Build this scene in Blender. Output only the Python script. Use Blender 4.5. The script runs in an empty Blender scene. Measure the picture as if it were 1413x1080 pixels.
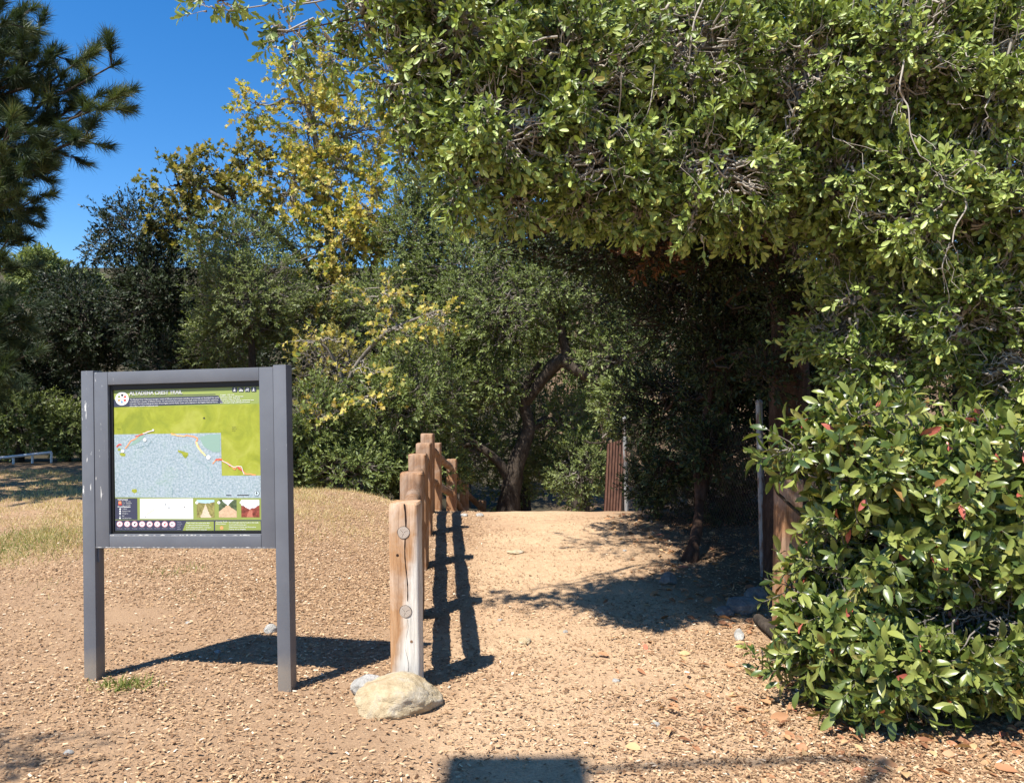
import bpy, bmesh, math, random
import numpy as np
from mathutils import Vector, Matrix, noise as mnoise

rng = np.random.default_rng(11)
random.seed(5)
SC = bpy.context.scene
COL = SC.collection
R = math.radians
F, CX, HY, CAMZ = 1068.0, 706.5, 540.0, 1.83
PITCH = math.atan(20 / F)
cp, sp = math.cos(PITCH), math.sin(PITCH)
SH = (0.40, 0.45)                     # shadow run per metre of height

def P(px, py, Y):
    """pixel of the photograph -> world point at depth Y"""
    dx = (px - CX) / F; dz = -(py - HY) / F
    d = np.array([dx, cp - dz * sp, sp + dz * cp])
    d = d / d[1]
    return np.array([0, 0, CAMZ]) + d * Y

def sstep(a, b, x):
    t = np.clip((x - a) / (b - a), 0, 1); return t * t * (3 - 2 * t)

def wob(x, y, z=0.0, s=0.0):
    return (np.sin(x * 1.7 + y * 1.1 + s) + np.sin(y * 2.3 - x * 0.9 + 1.3 * z + 2 * s)
            + np.sin(z * 2.1 + x * 1.3 - s * 1.7) + np.sin((x + y) * 3.1 + z * 2.7 + s * .6) * .6) / 3.6

PY = [-60, 4.5, 6.6, 8.4, 10, 11.3, 12.1, 13.3, 15, 16.5, 18, 20, 25, 34, 60, 90]
PZ = [0, 0, .01, .085, .17, .22, .20, 0.0, -.42, -1.02, -1.55, -1.9, -2.0, -1.2, 8, 18]
LZ = [0, -.01, .04, .16, .27, .36, .42, .42, .1, -.3, -.7, -.9, -1.0, -.6, 8, 18]
FZ = [0, 0, .04, .10, .18, .25, .28, .32, .36, .38, .38, .37, .2, .4, 8, 18]
def ground(x, y):
    x = np.asarray(x, float); y = np.asarray(y, float)
    def f(T):
        return (np.interp(y - .5, PY, T) + np.interp(y, PY, T) * 2 + np.interp(y + .5, PY, T)) / 4
    zr, zl, zf = f(PZ), f(LZ), f(FZ)
    a = sstep(-.9, -3.2, x); b = sstep(-4.5, -8, x)
    z = zr * (1 - a) + zl * a
    z = z * (1 - b) + zf * b
    z = z + .012 * wob(x * 1.9, y * 1.9) + .006 * wob(x * 6, y * 6, 0, 3) * sstep(30, 20, y)
    z = z + sstep(1.6, 3.4, x) * .10 * sstep(5.5, 8, y)
    return z

def G(px, py):
    """where the view ray through a pixel meets the ground"""
    o = np.array([0, 0, CAMZ]); d = P(px, py, 1.0) - o
    t = np.arange(2.5, 40, .01)
    pts = o + d * t[:, None]
    h = pts[:, 2] - ground(pts[:, 0], pts[:, 1])
    i = int(np.argmax(h < 0)) if (h < 0).any() else len(t) - 1
    p = pts[i]; p[2] = float(ground(p[0], p[1])); return p

# ------------------------------------------------------------------ tagging
def tag(o, label=None, cat=None, group=None, kind=None):
    if label: o['label'] = label
    if cat: o['category'] = cat
    if group: o['group'] = group
    if kind: o['kind'] = kind
    return o
def empty(name, loc, label, cat, group=None, rz=0, rx=0, ry=0):
    o = bpy.data.objects.new(name, None); COL.objects.link(o)
    o.location = [float(v) for v in loc]; o.rotation_euler = (rx, ry, rz); o.empty_display_size = .2
    bpy.context.view_layer.update()
    return tag(o, label, cat, group)
def link(name, me, mat, parent=None, smooth=False):
    o = bpy.data.objects.new(name, me); COL.objects.link(o)
    if mat is not None:
        for m in (mat if isinstance(mat, list) else [mat]): me.materials.append(m)
    if parent is not None: o.parent = parent
    if smooth:
        me.polygons.foreach_set('use_smooth', [True] * len(me.polygons))
    return o

# ------------------------------------------------------------------ materials
def nodes(name):
    m = bpy.data.materials.new(name); m.use_nodes = True
    nt = m.node_tree
    for n in list(nt.nodes): nt.nodes.remove(n)
    out = nt.nodes.new('ShaderNodeOutputMaterial')
    b = nt.nodes.new('ShaderNodeBsdfPrincipled')
    nt.links.new(b.outputs[0], out.inputs[0])
    return m, nt, b, out
def N(nt, typ, **kw):
    n = nt.nodes.new(typ)
    for k, v in kw.items():
        if k in n.inputs: n.inputs[k].default_value = v
        else: setattr(n, k, v)
    return n
def ramp(nt, fac, stops, interp='LINEAR'):
    r = nt.nodes.new('ShaderNodeValToRGB'); r.color_ramp.interpolation = interp
    e = r.color_ramp.elements
    while len(e) < len(stops): e.new(.5)
    for i, (p, c) in enumerate(stops):
        e[i].position = p; e[i].color = (*c, 1) if len(c) == 3 else c
    if fac is not None: nt.links.new(fac, r.inputs[0])
    return r
def mixc(nt, fac, a, b, mode='MIX'):
    m = nt.nodes.new('ShaderNodeMix'); m.data_type = 'RGBA'; m.blend_type = mode
    for sock, v in ((m.inputs[0], fac), (m.inputs[6], a), (m.inputs[7], b)):
        if hasattr(v, 'links') or hasattr(v, 'is_linked'): nt.links.new(v, sock)
        else: sock.default_value = (*v, 1) if isinstance(v, tuple) else v
    return m.outputs[2]
def mathn(nt, op, a, b=0.0, clamp=False):
    m = nt.nodes.new('ShaderNodeMath'); m.operation = op; m.use_clamp = clamp
    for s, v in ((m.inputs[0], a), (m.inputs[1], b)):
        if hasattr(v, 'is_linked'): nt.links.new(v, s)
        else: s.default_value = v
    return m.outputs[0]
def coords(nt, scale=(1, 1, 1), kind='Object'):
    t = nt.nodes.new('ShaderNodeTexCoord'); mp = nt.nodes.new('ShaderNodeMapping')
    nt.links.new(t.outputs[kind], mp.inputs[0]); mp.inputs['Scale'].default_value = scale
    return mp.outputs[0]
def noise_(nt, vec, scale, detail=4, rough=.6, dist=0):
    n = N(nt, 'ShaderNodeTexNoise', Scale=scale, Detail=detail, Roughness=rough, Distortion=dist)
    nt.links.new(vec, n.inputs['Vector']); return n.outputs['Fac']
def bump(nt, b, h, s=.3, d=.01):
    n = N(nt, 'ShaderNodeBump', Strength=s, Distance=d)
    nt.links.new(h, n.inputs['Height']); nt.links.new(n.outputs[0], b.inputs['Normal'])

def flat(name, c, rough=.6, spec=.3, metal=0):
    m, nt, b, _ = nodes(name)
    b.inputs['Base Color'].default_value = (*c, 1); b.inputs['Roughness'].default_value = rough
    b.inputs['Specular IOR Level'].default_value = spec; b.inputs['Metallic'].default_value = metal
    return m

def leafmat(name, stops, trans=.3, rough=.42, spec=.5, tcol=1.3):
    m, nt, b, out = nodes(name)
    a = N(nt, 'ShaderNodeAttribute', attribute_name='rnd')
    c = ramp(nt, a.outputs['Fac'], stops)
    b.inputs['Roughness'].default_value = rough; b.inputs['Specular IOR Level'].default_value = spec
    nt.links.new(c.outputs[0], b.inputs['Base Color'])
    t = nt.nodes.new('ShaderNodeBsdfTranslucent')
    tc = mixc(nt, 1.0, c.outputs[0], (tcol, tcol * 1.05, .6), 'MULTIPLY')
    nt.links.new(tc, t.inputs[0])
    mx = nt.nodes.new('ShaderNodeMixShader'); mx.inputs[0].default_value = trans
    nt.links.new(b.outputs[0], mx.inputs[1]); nt.links.new(t.outputs[0], mx.inputs[2])
    nt.links.new(mx.outputs[0], out.inputs[0])
    return m

def barkmat(name, c1, c2, c3, sc=9):
    m, nt, b, _ = nodes(name)
    v = coords(nt, (1, 1, .35))
    n1 = noise_(nt, v, sc, 6, .7, .4); n2 = noise_(nt, v, sc * 4, 5, .7)
    r = ramp(nt, n1, [(.3, c1), (.5, c2), (.72, c3)])
    c = mixc(nt, .5, r.outputs[0], ramp(nt, n2, [(.3, (.35, .35, .35)), (.7, (1, 1, 1))]).outputs[0], 'MULTIPLY')
    nt.links.new(c, b.inputs['Base Color']); b.inputs['Roughness'].default_value = .9
    b.inputs['Specular IOR Level'].default_value = .15
    bump(nt, b, mathn(nt, 'ADD', n1, n2), .8, .03)
    return m

M = {}
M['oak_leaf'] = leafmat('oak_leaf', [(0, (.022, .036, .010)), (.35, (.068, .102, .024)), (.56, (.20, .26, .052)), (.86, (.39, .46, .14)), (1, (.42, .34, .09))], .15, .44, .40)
M['deep_shade_leaf'] = leafmat('deep_shade_leaf', [(0, (.012, .020, .008)), (.5, (.026, .040, .013)), (1, (.058, .076, .022))], .12, .5, .25)  # near-black leaf tones stand in for deep shade under the canopy
M['shrub_leaf'] = leafmat('shrub_leaf', [(0, (.045, .080, .022)), (.4, (.115, .152, .030)), (.9, (.29, .32, .080)), (.98, (.24, .20, .06)), (.986, (.42, .09, .06)), (1, (.48, .14, .10))], .22, .34, .5)
M['mid_leaf'] = leafmat('mid_leaf', [(0, (.055, .082, .025)), (.5, (.135, .175, .050)), (1, (.27, .31, .10))], .25, .5, .3)
M['olive_leaf'] = leafmat('olive_leaf', [(0, (.075, .10, .035)), (.5, (.155, .190, .062)), (1, (.26, .30, .10))], .25, .5, .3)
M['shaded_leaf'] = leafmat('shaded_leaf', [(0, (.012, .020, .011)), (.6, (.028, .042, .018)), (1, (.060, .078, .028))], .15, .5, .25)  # leaf tones darkened so the colour itself carries the shade
M['yellow_leaf'] = leafmat('yellow_leaf', [(0, (.26, .17, .08)), (.3, (.50, .38, .11)), (.48, (.68, .55, .14)), (.60, (.52, .48, .14)), (.72, (.20, .25, .07)), (1, (.10, .14, .05))], .38, .5, .3, 1.15)
M['mixed_leaf'] = leafmat('mixed_leaf', [(0, (.06, .075, .025)), (.4, (.13, .14, .045)), (.65, (.28, .24, .07)), (.88, (.48, .36, .10)), (1, (.50, .27, .14))], .32, .5, .3)
M['brown_leaf'] = leafmat('brown_leaf', [(0, (.05, .022, .012)), (.5, (.11, .05, .022)), (1, (.20, .10, .04))], .25, .6, .2)
M['pine_needle'] = leafmat('pine_needle', [(0, (.022, .038, .020)), (.55, (.050, .075, .032)), (.9, (.12, .15, .05)), (1, (.20, .17, .07))], .18, .5, .3)
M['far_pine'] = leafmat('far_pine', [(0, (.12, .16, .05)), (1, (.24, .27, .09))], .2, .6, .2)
M['bark_pale'] = barkmat('bark_pale', (.10, .085, .07), (.24, .21, .18), (.42, .38, .33))
M['bark_dark'] = barkmat('bark_dark', (.025, .02, .016), (.07, .055, .042), (.14, .11, .085))
M['bark_red'] = barkmat('bark_red', (.025, .014, .010), (.065, .038, .026), (.13, .08, .055))  # red bark, darkened to paint in the canopy's shade
M['twig_pale'] = flat('twig_pale', (.34, .30, .25), .8, .2)
M['twig_grey'] = flat('twig_grey', (.19, .165, .14), .85, .15)
M['twig_dark'] = flat('twig_dark', (.05, .04, .032), .9, .1)

# ------------------------------------------------------------------ vectorised mesh builders
def nrm(v): return v / np.maximum(np.linalg.norm(v, axis=-1, keepdims=True), 1e-9)
def raw_mesh(name, V, loops, starts, rnd=None, smooth=False):
    me = bpy.data.meshes.new(name)
    me.vertices.add(len(V)); me.vertices.foreach_set('co', V.astype(np.float32).ravel())
    me.loops.add(len(loops)); me.loops.foreach_set('vertex_index', loops.astype(np.int32))
    me.polygons.add(len(starts)); me.polygons.foreach_set('loop_start', starts.astype(np.int32))
    if smooth: me.polygons.foreach_set('use_smooth', np.ones(len(starts), bool))
    me.update(calc_edges=True)
    if rnd is not None:
        a = me.attributes.new('rnd', 'FLOAT', 'FACE'); a.data.foreach_set('value', rnd.astype(np.float32))
    return me

T_OAK = ([(0, 0, 0), (.32, .38, .06), (.72, .48, .05), (.95, .24, -.01), (1, .0, -.05), (.95, -.24, -.01), (.72, -.48, .05), (.32, -.38, .06), (.5, 0, .0)],
         [(0, 1, 2, 3, 4, 8)[::-1], (0, 8, 4, 5, 6, 7)[::-1]])
T_LONG = ([(0, 0, 0), (.20, .34, .04), (.52, .50, .05), (.84, .32, -.06), (1.0, 0, -.19), (.84, -.32, -.06), (.52, -.50, .05), (.20, -.34, .04), (.33, 0, -.01), (.68, 0, -.03)],
          [(0, 8, 2, 1), (8, 9, 3, 2), (9, 4, 3), (0, 7, 6, 8), (8, 6, 5, 9), (9, 5, 4)])
T_SYC = ([(0, 0, 0), (.05, .34, 0), (.28, .30, .02), (.5, .62, -.04), (.6, .22, .03), (1.0, 0, -.05), (.6, -.22, .03), (.5, -.62, -.04), (.28, -.30, .02), (.05, -.34, 0)],
         [tuple(range(10))[::-1]])
T_SMALL = ([(0, 0, 0), (.5, .42, .06), (1, 0, -.05), (.5, -.42, .06)], [(3, 2, 1, 0)])
T_NEEDLE = ([(0, .5, 0), (0, -.5, 0), (.55, -.4, -.02), (.55, .4, -.02), (1, 0, -.10)], [(0, 1, 2, 3), (3, 2, 4)])
T_BLADE = ([(0, .5, 0), (0, -.5, 0), (.5, -.35, .04), (.5, .35, .04), (1, 0, .22)], [(0, 1, 2, 3), (3, 2, 4)])
T_CHIP = ([(0, -.5, 0), (1, -.42, .02), (.95, .5, 0), (.05, .42, .03), (.5, 0, .16)], [(0, 1, 4), (1, 2, 4), (2, 3, 4), (3, 0, 4)])

def leaves(name, Pn, A, Nn, L, W, T, rnd, mat, parent=None):
    n = len(Pn); tv = np.array(T[0], float); k = len(tv)
    A = nrm(A); B = nrm(np.cross(Nn, A)); Nn = np.cross(A, B)
    L = np.broadcast_to(np.asarray(L, float), (n,))[:, None, None]; W = np.broadcast_to(np.asarray(W, float), (n,))[:, None, None]
    V = Pn[:, None] + L * tv[None, :, :1] * A[:, None] + W * tv[None, :, 1:2] * B[:, None] + L * tv[None, :, 2:] * Nn[:, None]
    fl = np.concatenate([np.array(f) for f in T[1]]); cnt = np.array([len(f) for f in T[1]])
    loops = (np.arange(n)[:, None] * k + fl[None]).ravel()
    st = np.concatenate([[0], np.cumsum(cnt)[:-1]])
    starts = (np.arange(n)[:, None] * len(fl) + st[None]).ravel()
    me = raw_mesh(name, V.reshape(-1, 3), loops, starts, np.repeat(rnd, len(cnt)))
    return link(name, me, mat, parent)

def segs(P0, P1, r0, r1, sides=5):
    """tapered prisms -> (V, loops, starts)"""
    n = len(P0); D = nrm(P1 - P0)
    ref = np.where(np.abs(D[:, 2:3]) > .9, np.array([[1., 0, 0]]), np.array([[0, 0, 1.]]))
    U = nrm(np.cross(D, ref)); W = np.cross(D, U)
    a = np.arange(sides) / sides * 2 * np.pi
    ring = np.cos(a)[None, :, None] * U[:, None] + np.sin(a)[None, :, None] * W[:, None]
    V = np.concatenate([P0[:, None] + ring * np.reshape(r0, (-1, 1, 1)), P1[:, None] + ring * np.reshape(r1, (-1, 1, 1))], 1)
    q = []
    for i in range(sides):
        j = (i + 1) % sides; q += [i, j, sides + j, sides + i]
    loops = (np.arange(n)[:, None] * 2 * sides + np.array(q)[None]).ravel()
    starts = np.arange(n * sides) * 4
    return V.reshape(-1, 3), loops, starts

class Segs:
    def __init__(s): s.a = []; s.b = []; s.r0 = []; s.r1 = []
    def add(s, a, b, r0, r1):
        s.a.append(a); s.b.append(b); s.r0.append(r0); s.r1.append(r1)
    def curves(s, A, B, r0, r1, n=4, wig=.12, sag=0.0, rg=None):
        """many wiggly branches at once from A to B (arrays)"""
        rg = rg or rng
        m = len(A); ln = np.linalg.norm(B - A, axis=1, keepdims=True)
        prev = A; pr = np.broadcast_to(np.asarray(r0, float), (m,))
        r1 = np.broadcast_to(np.asarray(r1, float), (m,)); r00 = pr
        for k in range(1, n + 1):
            t = k / n
            q = A + (B - A) * t
            if k < n: q = q + rg.normal(0, 1, (m, 3)) * ln * wig * (t * (1 - t) * 2 + .1)
            q = q + np.array([0, 0, 1.]) * sag * ln * 4 * t * (1 - t)
            rr = r00 * (1 - t) + r1 * t
            s.a.append(prev); s.b.append(q); s.r0.append(pr); s.r1.append(rr)
            prev, pr = q, rr
    def build(s, name, mat, parent, sides=5):
        a = np.concatenate([np.atleast_2d(x) for x in s.a]); b = np.concatenate([np.atleast_2d(x) for x in s.b])
        r0 = np.concatenate([np.atleast_1d(x) for x in s.r0]); r1 = np.concatenate([np.atleast_1d(x) for x in s.r1])
        return link(name, raw_mesh(name, *segs(a, b, r0, r1, sides), smooth=True), mat, parent)

def loft(pts, rad, sides=18, bumpy=.12, seed=0):
    pts = np.array(pts, float); n0 = len(pts)
    # resample smoothly
    t = np.linspace(0, n0 - 1, (n0 - 1) * 7 + 1)
    def cr(arr):
        out = []
        for u in t:
            i = min(int(u), n0 - 2); f = u - i
            p0, p1, p2, p3 = arr[max(i - 1, 0)], arr[i], arr[i + 1], arr[min(i + 2, n0 - 1)]
            out.append(.5 * (2 * p1 + (p2 - p0) * f + (2 * p0 - 5 * p1 + 4 * p2 - p3) * f * f + (3 * p1 - p0 - 3 * p2 + p3) * f ** 3))
        return np.array(out)
    C = cr(pts); r = cr(np.array(rad, float)[:, None])[:, 0]
    D = nrm(np.gradient(C, axis=0)); V = []
    a = np.arange(sides) / sides * 2 * np.pi
    U = nrm(np.cross(D[0], [0.3, 1, .1]))
    for i in range(len(C)):
        U = nrm(U - D[i] * np.dot(U, D[i])); W = np.cross(D[i], U)
        m = 1 + bumpy * (np.sin(3 * a + i * .35 + seed) * .5 + np.sin(5 * a - i * .8 + seed * 2) * .35 + np.sin(2 * a + i * 1.3) * .35)
        V.append(C[i] + (np.cos(a)[:, None] * U + np.sin(a)[:, None] * W) * (r[i] * m)[:, None])
    V = np.concatenate(V); loops = []
    for i in range(len(C) - 1):
        for j in range(sides):
            k = (j + 1) % sides
            loops += [i * sides + j, i * sides + k, (i + 1) * sides + k, (i + 1) * sides + j]
    return V, np.array(loops), np.arange(len(loops) // 4) * 4
def loftobj(name, paths, mat, parent, sides=18, bumpy=.12):
    Vs, Ls, n = [], [], 0
    for i, (p, r) in enumerate(paths):
        V, l, _ = loft(p, r, sides, bumpy, i * 1.7); Vs.append(V); Ls.append(l + n); n += len(V)
    L = np.concatenate(Ls)
    return link(name, raw_mesh(name, np.concatenate(Vs), L, np.arange(len(L) // 4) * 4, smooth=True), mat, parent)

def blobpts(c, r, n, fill=.55, clump=.25, seed=0, freq=1.6):
    """spray points in a lumpy ellipsoid, mostly near its skin, with gaps"""
    out = []; need = n
    while need > 0:
        d = nrm(rng.normal(0, 1, (need * 4, 3)))
        rr = 1 - fill * rng.random(len(d)) ** 1.6
        lump = .80 + .30 * wob(d[:, 0] * 3.2, d[:, 1] * 3.2, d[:, 2] * 3.2, seed)
        p = c + d * np.array(r) * (rr * lump)[:, None]
        w = wob(p[:, 0] * freq * 2.2, p[:, 1] * freq * 2.2, p[:, 2] * freq * 2.2, seed * 1.9)
        keep = w > (clump - .55 + rng.normal(0, .09, len(w)))
        p = p[keep][:need]; out.append(p); need -= len(p)
    return np.concatenate(out)

UP = np.array([0, 0, 1.])
def spray_leaves(S, D, nl, tw, L, asp, T, mat, parent, spread=.9, upb=.5, name='crown', ls=None, sunb=.25):
    """S: spray foot points, D: spray directions; nl leaves on each"""
    m = len(S); D = nrm(D)
    ref = nrm(rng.normal(0, 1, (m, 3))); U = nrm(np.cross(D, ref)); Wv = np.cross(D, U)
    k = np.arange(nl)
    ti = (.15 + .85 * (k + .5) / nl)[None] + rng.normal(0, .06, (m, nl))
    az = k[None] * 2.4 + rng.random((m, 1)) * 6.28 + rng.normal(0, .3, (m, nl))
    al = (spread * (1.15 - .55 * ti)) + rng.normal(0, .18, (m, nl))
    perp = np.cos(az)[..., None] * U[:, None] + np.sin(az)[..., None] * Wv[:, None]
    twl = tw * (.7 + .6 * rng.random((m, 1)))
    pos = S[:, None] + D[:, None] * (ti * twl)[..., None]
    A = D[:, None] * np.cos(al)[..., None] + perp * np.sin(al)[..., None]
    Nn = D[:, None] * np.sin(al)[..., None] - perp * np.cos(al)[..., None]
    Nn = Nn + upb * UP + sunb * np.array([-.4, -.6, .3]) + rng.normal(0, .35, (m, nl, 3))
    LL = L * (.5 + .8 * rng.random((m, nl))) * (1 if ls is None else ls[:, None])
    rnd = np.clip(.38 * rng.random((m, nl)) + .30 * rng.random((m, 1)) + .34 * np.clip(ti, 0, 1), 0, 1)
    if T is T_LONG: rnd = rng.random((m, nl))
    return leaves(name, pos.reshape(-1, 3), A.reshape(-1, 3), Nn.reshape(-1, 3), LL.ravel(), (LL * asp).ravel(), T, rnd.ravel(), mat, parent)

def B(px, py, Y, rx, ry, rd, n, **k):
    """blob given by picture place, depth, picture radii, depth radius"""
    return dict(c=P(px, py, Y), r=(rx * Y / F, rd, ry * Y / F), n=n, **k)
def BW(x, y, z, rx, ry, rz, n, **k): return dict(c=np.array([x, y, z], float), r=(rx, ry, rz), n=n, **k)

def tree(name, label, cat, base, trunks, blobs, leafm, L, asp, T, nl, tw, barkm, twigm, group=None,
         spread=.9, upb=.5, br=.5, rb=.02, clump=.25, hang=0, twigr=.0035, limb_r=.05, showtwig=1.0, freq=1.6, fill=.6, limbs=True):
    root = empty(name, base, label, cat, group)
    base = np.array(base, float)
    loc = [([np.array(q) - base for q in p], r) for p, r in trunks]
    allp = []
    for p, r in loc:
        p = np.array(p)
        for i in range(len(p) - 1):
            for f in (0, .33, .66): allp.append((p[i] * (1 - f) + p[i + 1] * f, r[i] * (1 - f) + r[i + 1] * f))
        allp.append((p[-1], r[-1]))
    ap = np.array([a[0] for a in allp]); ar = np.array([a[1] for a in allp])
    if loc:
        loftobj('trunk', loc[:1], barkm, root, 16)
        for q in loc[1:]: loftobj('stem' if cat == 'bush' else 'limb', [q], barkm, root, 12)
    S_all, D_all, LS = [], [], []; sg = Segs()
    for bi, b in enumerate(blobs):
        c = b['c'] - base; S = blobpts(c, b['r'], b['n'], b.get('fill', fill), b.get('clump', clump), bi * 2.3 + len(blobs), b.get('freq', freq))
        out = nrm((S - c) / np.array(b['r']))
        D = out + rng.normal(0, .45, S.shape) + UP * (.25 - hang)
        S_all.append(S); D_all.append(D); LS.append(np.full(len(S), b.get('ls', 1.0)))
        d = np.linalg.norm(ap - c, axis=1) + np.where(ap[:, 2] > c[2] + .3, 1.5, 0) + np.maximum(0, .8 - ap[:, 2]) * 2
        j = int(np.argmin(d)); a = ap[j]
        if limbs:
            nk = 7; pts = [a]
            for k in range(1, nk + 1):
                t = k / nk; pts.append(a + (c - a) * t + np.array([0, 0, .10]) * np.linalg.norm(c - a) * math.sin(math.pi * t) + (rng.normal(0, .05, 3) * np.linalg.norm(c - a) if k < nk else 0))
            lr = b.get('lr', limb_r); rr = np.linspace(min(lr * 1.3, ar[j] * .7), lr * .35, nk + 1)
            V, L_, st_ = loft(pts, rr, 9, .05, bi); link('limb', raw_mesh('limb', V, L_, st_, smooth=True), barkm, root)
            pts = np.array(pts)
        else: pts = np.array([c, c])
        # branches to sprays
        nb = int(b['n'] * br * b.get('br', 1))
        idx = rng.choice(len(S), min(nb, len(S)), replace=False)
        src = S[idx] + (c - S[idx]) * (.18 + .35 * rng.random((len(idx), 1))) + rng.normal(0, .10, (len(idx), 3)) * np.array(b['r'])
        k_ = max(2, len(idx) // 9); q_ = pts[rng.integers(len(pts) // 3, len(pts), k_)]
        sg.curves(q_, S[idx[:k_]], rb * 1.3, twigr * 1.5, 8, .10, .04)
        sg.curves(src, S[idx], rb * (.4 + .6 * rng.random(len(idx))), twigr, 5, .13, -.05)
    S = np.concatenate(S_all); D = nrm(np.concatenate(D_all))
    ns = int(len(S) * showtwig)
    if ns: sg.curves(S[:ns], S[:ns] + D[:ns] * tw, twigr, twigr * .5, 1)
    if sg.a: sg.build('twigs', twigm, root, 4)
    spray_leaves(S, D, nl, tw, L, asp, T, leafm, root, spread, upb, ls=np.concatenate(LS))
    return root

# ------------------------------------------------------------------ camera, sky, sun
cam = bpy.data.cameras.new('camera'); co = bpy.data.objects.new('camera', cam); COL.objects.link(co)
co.location = (0, 0, CAMZ); co.rotation_euler = (math.pi / 2 + PITCH, 0, 0)
cam.sensor_width = 36; cam.lens = 36 * F / 1413; cam.clip_start = .05; cam.clip_end = 600
SC.camera = co
EL = math.atan(1 / math.hypot(*SH)); AZ = math.atan2(-SH[0], -SH[1])
sun = bpy.data.lights.new('sun', 'SUN'); so = bpy.data.objects.new('sun', sun); COL.objects.link(so)
sun.energy = 5.0; sun.angle = R(.53); sun.color = (1, .955, .88)
so.rotation_euler = Vector((-SH[0], -SH[1], 1)).to_track_quat('Z', 'Y').to_euler(); so.location = (-4, -5, 12)
w = bpy.data.worlds.new('World'); SC.world = w; w.use_nodes = True; nt = w.node_tree
bg = nt.nodes['Background']; sky = nt.nodes.new('ShaderNodeTexSky'); sky.sky_type = 'NISHITA'; sky.sun_disc = False
sky.sun_elevation = EL; sky.sun_rotation = AZ % (2 * math.pi); sky.air_density = 1.0; sky.dust_density = .1; sky.ozone_density = 2.5; sky.altitude = 400
hs = nt.nodes.new('ShaderNodeHueSaturation'); hs.inputs['Saturation'].default_value = 1.37; hs.inputs['Hue'].default_value = .504; hs.inputs['Value'].default_value = 1.52
nt.links.new(sky.outputs[0], hs.inputs['Color']); nt.links.new(hs.outputs[0], bg.inputs[0]); bg.inputs[1].default_value = .070
SC.view_settings.view_transform = 'Standard'; SC.view_settings.look = 'None'; SC.view_settings.gamma = 1
SC.view_settings.exposure = 0.92
SC.cycles.max_bounces = 6; SC.cycles.diffuse_bounces = 2; SC.cycles.transmission_bounces = 3; SC.cycles.glossy_bounces = 2

# ------------------------------------------------------------------ ground
def axis(lo, hi, a, b, fine, coarse):
    l = [a]; s = fine
    while l[-1] > lo: s = min(s * 1.18, coarse); l.append(l[-1] - s)
    r = [b]; s = fine
    while r[-1] < hi: s = min(s * 1.18, coarse); r.append(r[-1] + s)
    return np.array(sorted(l[1:]) + list(np.arange(a, b, fine)) + r)
gx = axis(-90, 90, -6, 5, .06, 4); gy = axis(-60, 90, 3, 13.5, .06, 4)
X, Y = np.meshgrid(gx, gy); Z = ground(X, Y)
V = np.stack([X, Y, Z], -1).reshape(-1, 3); nx, ny = len(gx), len(gy)
I = (np.arange(ny - 1)[:, None] * nx + np.arange(nx - 1)[None]).ravel()
loops = np.stack([I, I + 1, I + nx + 1, I + nx], 1).ravel()
m, nt, b, _ = nodes('earth')
v = coords(nt, (1, 1, 1)); n1 = noise_(nt, v, .8, 5, .6); n2 = noise_(nt, v, 9, 6, .7); n3 = noise_(nt, v, 60, 4, .75)
vor = N(nt, 'ShaderNodeTexVoronoi', Scale=48.0, Randomness=1.0); nt.links.new(v, vor.inputs['Vector'])
base = ramp(nt, n1, [(.3, (.46, .315, .205)), (.5, (.54, .385, .25)), (.7, (.60, .44, .29))]).outputs[0]
c = mixc(nt, .55, base, ramp(nt, n2, [(.3, (.62, .58, .52)), (.7, (1.12, 1.08, 1.0))]).outputs[0], 'MULTIPLY')
c = mixc(nt, .6, c, ramp(nt, n3, [(.32, (.5, .45, .4)), (.55, (1.05, 1.0, .95)), (.75, (1.3, 1.25, 1.2))]).outputs[0], 'MULTIPLY')
sp0 = nt.nodes.new('ShaderNodeSeparateXYZ'); nt.links.new(v, sp0.inputs[0])
ml = N(nt, 'ShaderNodeMapRange', interpolation_type='SMOOTHSTEP'); nt.links.new(mathn(nt, 'ADD', sp0.outputs[0], mathn(nt, 'MULTIPLY', n2, .7)), ml.inputs[0]); ml.inputs[1].default_value = .3; ml.inputs[2].default_value = -.5
c = mixc(nt, mathn(nt, 'MULTIPLY', ml.outputs[0], .75), c, (.29, .185, .11))
# darker humus under the trees; at right it also paints in shade
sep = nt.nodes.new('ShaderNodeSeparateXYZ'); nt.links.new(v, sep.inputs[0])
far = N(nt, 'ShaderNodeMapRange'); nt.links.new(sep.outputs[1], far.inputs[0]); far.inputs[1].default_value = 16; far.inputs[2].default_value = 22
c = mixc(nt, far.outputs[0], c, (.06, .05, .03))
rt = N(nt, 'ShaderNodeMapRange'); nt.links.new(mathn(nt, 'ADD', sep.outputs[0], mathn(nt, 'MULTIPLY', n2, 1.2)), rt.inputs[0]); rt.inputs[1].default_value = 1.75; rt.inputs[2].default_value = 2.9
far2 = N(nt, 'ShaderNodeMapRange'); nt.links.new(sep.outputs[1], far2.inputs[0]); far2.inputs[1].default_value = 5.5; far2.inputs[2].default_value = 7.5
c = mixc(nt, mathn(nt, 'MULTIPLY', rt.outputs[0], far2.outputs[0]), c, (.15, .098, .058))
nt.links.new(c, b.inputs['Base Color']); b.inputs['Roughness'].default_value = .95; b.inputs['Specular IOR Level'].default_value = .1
hh = mathn(nt, 'ADD', mathn(nt, 'MULTIPLY', n2, .6), mathn(nt, 'MULTIPLY', n3, .5))
bump(nt, b, hh, .9, .03)
tag(link('ground', raw_mesh('ground', V, loops, np.arange(len(I)) * 4, smooth=True), m), kind='structure')

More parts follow.
